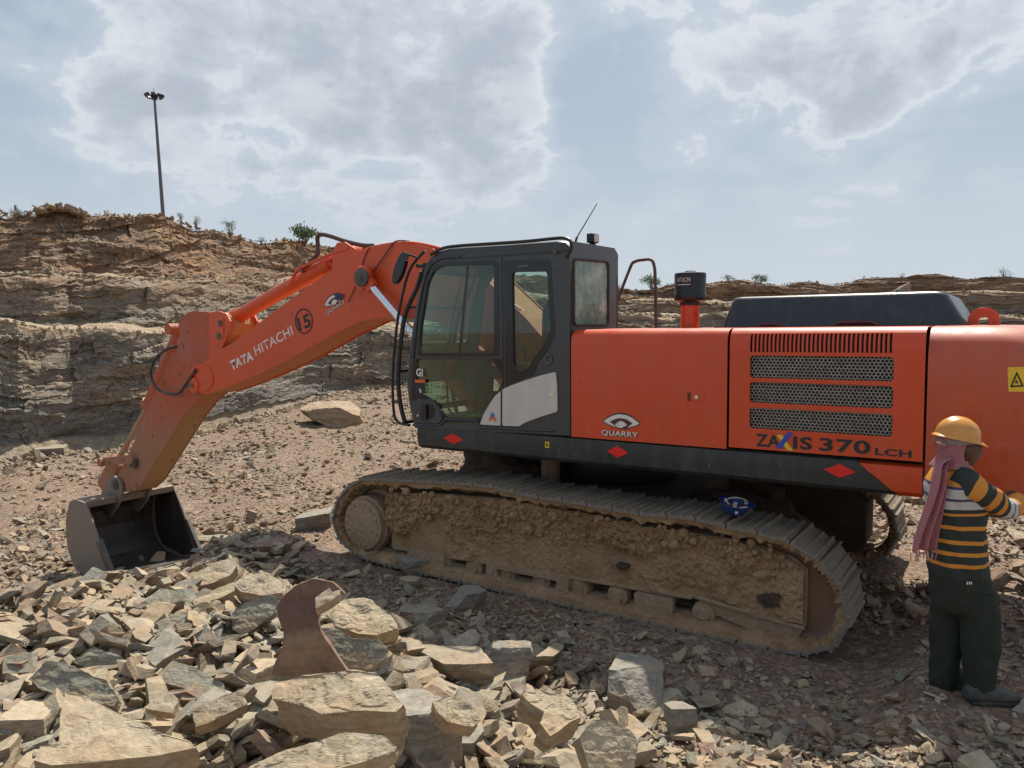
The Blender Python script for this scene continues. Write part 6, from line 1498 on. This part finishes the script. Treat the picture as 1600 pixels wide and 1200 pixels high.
for i in range(24):
    t_=i/23; px_=1470-30*t_**.8+4*math.sin(t_*5); py_=722+138*t_; c_=A(px_+6,py_,Yb-.13-.03*math.sin(t_*3)); w_=.040+.036*t_**.7
    if i<3: c_=A(1488-8*i,716+i*4,Yb-.10)
    r=[]
    for k in range(13):
        s2=(k/12-.5)*2; r.append(c_+Vector((s2*w_,.030*math.cos(s2*7+t_*2)+.02*s2,-.01*abs(s2)*t_)))
    rows_.append(r)
cloth('scarf_tail',rows_,False,sc_o,.008)
# fringe
b=MB(); rg=random.Random(4)
for k in range(40):
    s2=k/39*2-1; q=rows_[-1][int((s2+1)/2*12)]; b.tube([q,q+Vector((rg.uniform(-.006,.006),rg.uniform(-.01,.01),-.035-rg.uniform(0,.02)))],.0022,4)
b.build('fringe',flat('pale_fringe',(.45,.26,.25),.9),sc_o)
rows_=[]
for i in range(8):
    t_=i/7; c_=A(1476-14*t_,696-3*t_,Yb-.07+.0*t_); r=[]
    for k in range(9):
        a=2*math.pi*k/9; r.append(c_+Vector((.0,.018*math.cos(a),.016*math.sin(a)))*(1.2-.5*t_))
    rows_.append(r)
cloth('scarf_knot',rows_,True,sc_o,.004)
b=MB(); v=[];f=[]
for j,(z,s2) in enumerate(((-.005,1.0),(-.018,1.02),(-.032,1.0))):
    for k in range(30):
        th=2*math.pi*k/30; v.append(Hc2+yaw@Vector((.112*math.cos(th)*s2-.004,.1*math.sin(th)*s2,z)))
for j in range(2):
    for k in range(30): f.append((j*30+k,j*30+(k+1)%30,(j+1)*30+(k+1)%30,(j+1)*30+k))
b.add(v,f); b.build('headband',flat('grey_cloth',(.24,.225,.19),.9),hel,True)
# ---------------- blue helmet on the track ----------------
hc=on(1147,812,2,.885); hw=MO+MR@Vector((hc.x+.06,min(max(hc.y,1.2),1.5)-.02,.885))
BH=empty('hard_hat',hw); tag(BH,'blue hard hat lying upside down on the track shoes with its straps inside','hard hat')
bl=flat('blue_helmet_shell',(.007,.032,.14),.35,0,.15,8,.03,**{'Coat Weight':.3})
RT=Matrix.Rotation(.12,3,'Y')@Matrix.Rotation(.22,3,'X')@Matrix.Scale(.84,3)
prof=[(.001,.0),(.05,.003),(.085,.018),(.108,.05),(.118,.09),(.122,.122)]
v=[];f=[];n=36
for r_,z in prof:
    for k in range(n):
        th=2*math.pi*k/n; v.append(RT@Vector((r_*1.12*math.cos(th),r_*.95*math.sin(th),z)))
for r_,z in [(.140,.126),(.140,.120),(.117,.114),(.112,.088),(.10,.05),(.08,.026),(.045,.012),(.001,.008)]:
    for k in range(n):
        th=2*math.pi*k/n; pk=.030*max(0,math.cos(th))**2.5 if r_==.140 else 0; v.append(RT@Vector(((r_+pk)*1.12*math.cos(th),r_*.95*math.sin(th),z)))
for i in range(len(prof)+8-1):
    for k in range(n): f.append((i*n+k,i*n+(k+1)%n,(i+1)*n+(k+1)%n,(i+1)*n+k))
MB().add(v,f).build('shell',bl,BH,True)
b=MB(); b.tube([RT@Vector((x,.10*math.cos(a)*1.0,.125+.055*math.sin(a)+0)) for a,x in [(math.pi*i/12,.01+.02*math.sin(i)) for i in range(13)]],.0,4) if False else None
b=MB(); pts=[RT@Vector((.102*math.cos(a),-.02+.02*math.cos(a*2),.118+.075*math.sin(a))) for a in [math.pi*i/14 for i in range(15)]]
for p0_,p1_ in zip(pts[:-1],pts[1:]): b.bar(p0_,p1_,.028,.005)
b.build('sweatband',flat('cream_band',(.5,.43,.3),.8),BH)
b=MB(); b.bar(RT@Vector((-.09,.0,.10)),RT@Vector((.0,.03,.085)),.022,.004); b.bar(RT@Vector((.0,-.03,.085)),RT@Vector((.09,-.01,.10)),.02,.004); b.build('red_strap',flat('red_strap',(.55,.05,.02),.7),BH)
b=MB(); b.bar(RT@Vector((-.03,-.08,.105)),RT@Vector((.02,.06,.10)),.03,.005); b.bar(RT@Vector((.02,-.095,.115)),RT@Vector((.1,-.05,.115)),.02,.004); b.tube([RT@Vector((-.10,.02,.12)),RT@Vector((-.105,.0,.15)),RT@Vector((-.07,-.03,.11))],.006,6); b.build('white_strap',flat('pale_strap',(.55,.52,.45),.8),BH)
b=MB(); q=RT@Vector((-.01,-.105,.07)); b.box(q.x-.012,q.x+.012,q.y-.006,q.y+.004,q.z-.01,q.z+.012); b.build('strap_clip',M['lens'],BH)
# ---------------- light mast ----------------
Ym=112; ftm=at(255,338,Ym); tp=at(241,150,Ym); zg=rim(255).z-1
bx=tp.x+(ftm.x-tp.x)*(tp.z-zg)/(tp.z-ftm.z); H=tp.z-zg
MA=empty('light_mast',(bx,Ym,zg)); tag(MA,'tall grey floodlight mast with a ring of lamps standing above the quarry rim','light mast')
tp2=Vector((tp.x-bx,0,H)); b=MB(); b.tube([Vector((0,0,0)),tp2*.5,tp2],[.33,.25,.16],14); b.build('pole',flat('galvanised_pole',(.10,.10,.115),.6),MA,True)
b=MB(); b.cyl(tp2+Vector((0,0,-.5)),tp2+Vector((0,0,.25)),.42,14); b.tube([tp2,tp2+Vector((-.08,0,1.1))],.035,6)
for k in range(8):
    a=2*math.pi*k/8+.3; b.bar(tp2,tp2+Vector((1.05*math.cos(a),1.05*math.sin(a),0)),.09,.09)
b.build('head_frame',M['black'],MA)
for k in range(8):
    a=2*math.pi*k/8+.3; c_=tp2+Vector((1.12*math.cos(a),1.12*math.sin(a),0)); b=MB()
    Mx_=Matrix.Translation(c_)@Matrix.Rotation(a,4,'Z')@Matrix.Rotation(.6,4,'Y'); b.box(-.14,.14,-.26,.26,-.22,.22,Mx_); b.build('floodlight',M['black'],MA)
# ---------------- shrubs on the rim ----------------
lf,t=newmat('shrub_leaves'); geo=t.n('ShaderNodeNewGeometry'); c=t.ramp(geo.outputs['Random Per Island'],[(0,(.06,.10,.035)),(.5,(.10,.15,.06)),(1,(.15,.20,.09))]); p=principled(t,c,.8); fin(t,p)
tw=flat('twig',(.14,.10,.07),.9)
def shrub(name,label,px,wpx,hpx,seed,dens=420,cat='shrub',dY=1.0,bare=0):
    r0=rim(px); Y=r0.y+dY; base=at(px,0,Y); base=Vector((base.x,Y,r0.z-.35)); k=Y/F; w_=wpx*k;h_=hpx*k+.35; rg=random.Random(seed)
    o=empty(name,base); tag(o,label,cat,'shrubs on the quarry rim'); b=MB(); tips=[]
    for i in range(9):
        a=rg.uniform(0,6.28); q=Vector((w_*.5*rg.uniform(.1,.85)*math.cos(a),w_*.4*rg.uniform(.1,.85)*math.sin(a),h_*rg.uniform(.55,1.0))); b.tube([Vector((0,0,0)),q*.45+Vector((0,0,h_*.1)),q],[.03*h_,.018*h_,.006*h_],5); tips.append(q)
    b.build('stem',tw,o)
    if dens:
        b=MB(); s=.05*max(w_,h_)
        cl=[t_+Vector((rg.gauss(0,w_*.08),rg.gauss(0,w_*.08),rg.gauss(0,h_*.07))) for t_ in tips for _ in range(3)]
        for i in range(dens):
            c_=rg.choice(cl)+Vector((rg.gauss(0,w_*.075),rg.gauss(0,w_*.075),rg.gauss(0,h_*.085))); c_.z=max(c_.z,.1)
            u=Vector((rg.gauss(0,1),rg.gauss(0,1),rg.gauss(0,1))).normalized(); v_=u.orthogonal().normalized(); ss=s*rg.uniform(.5,1.1); b.add([c_-u*ss,c_-v_*ss*.5,c_+u*ss,c_+v_*ss*.5],[(0,1,2,3)])
        b.build('foliage',lf,o)
shrub('shrub','largest round green bush on the rim above the boom hose',466,50,24,1,900)
shrub('shrub','small bush at the left border beside a thin post',10,22,14,2,300)
shrub('shrub','pale wispy shrub just right of the mast foot',270,14,8,3,160)
shrub('shrub','second wispy shrub right of the mast',293,16,12,4,200)
shrub('shrub','low bush on the rim between the mast and the big bush',347,24,16,5,300)
shrub('shrub','tiny dark bush left of the big bush',396,14,7,6,140)
shrub('shrub','dark green bush seen between the cab and the handrail top',1021,36,20,7,700)
shrub('shrub','bright green bush on the far rim above the engine hood',1193,32,12,8,500)
shrub('shrub','low bush left of the bright green bush on the far rim',1144,24,7,9,240)
shrub('shrub','sparse leafless bush at the right border of the far rim',1585,26,16,10,150)
shrub('shrub','bare twiggy plant beside the cab on the far rim',968,10,14,11,0)
shrub('shrub','faint dry plant on the far rim above the hood middle',1420,14,7,12,70)
r0=rim(17); b=MB(); b.tube([Vector((0,0,-.6)),Vector((.02,0,.42))],.035,6); po=b.build('post',tw); po.location=(r0.x,r0.y+.3,r0.z); tag(po,'thin dark post on the rim at the left border','post')
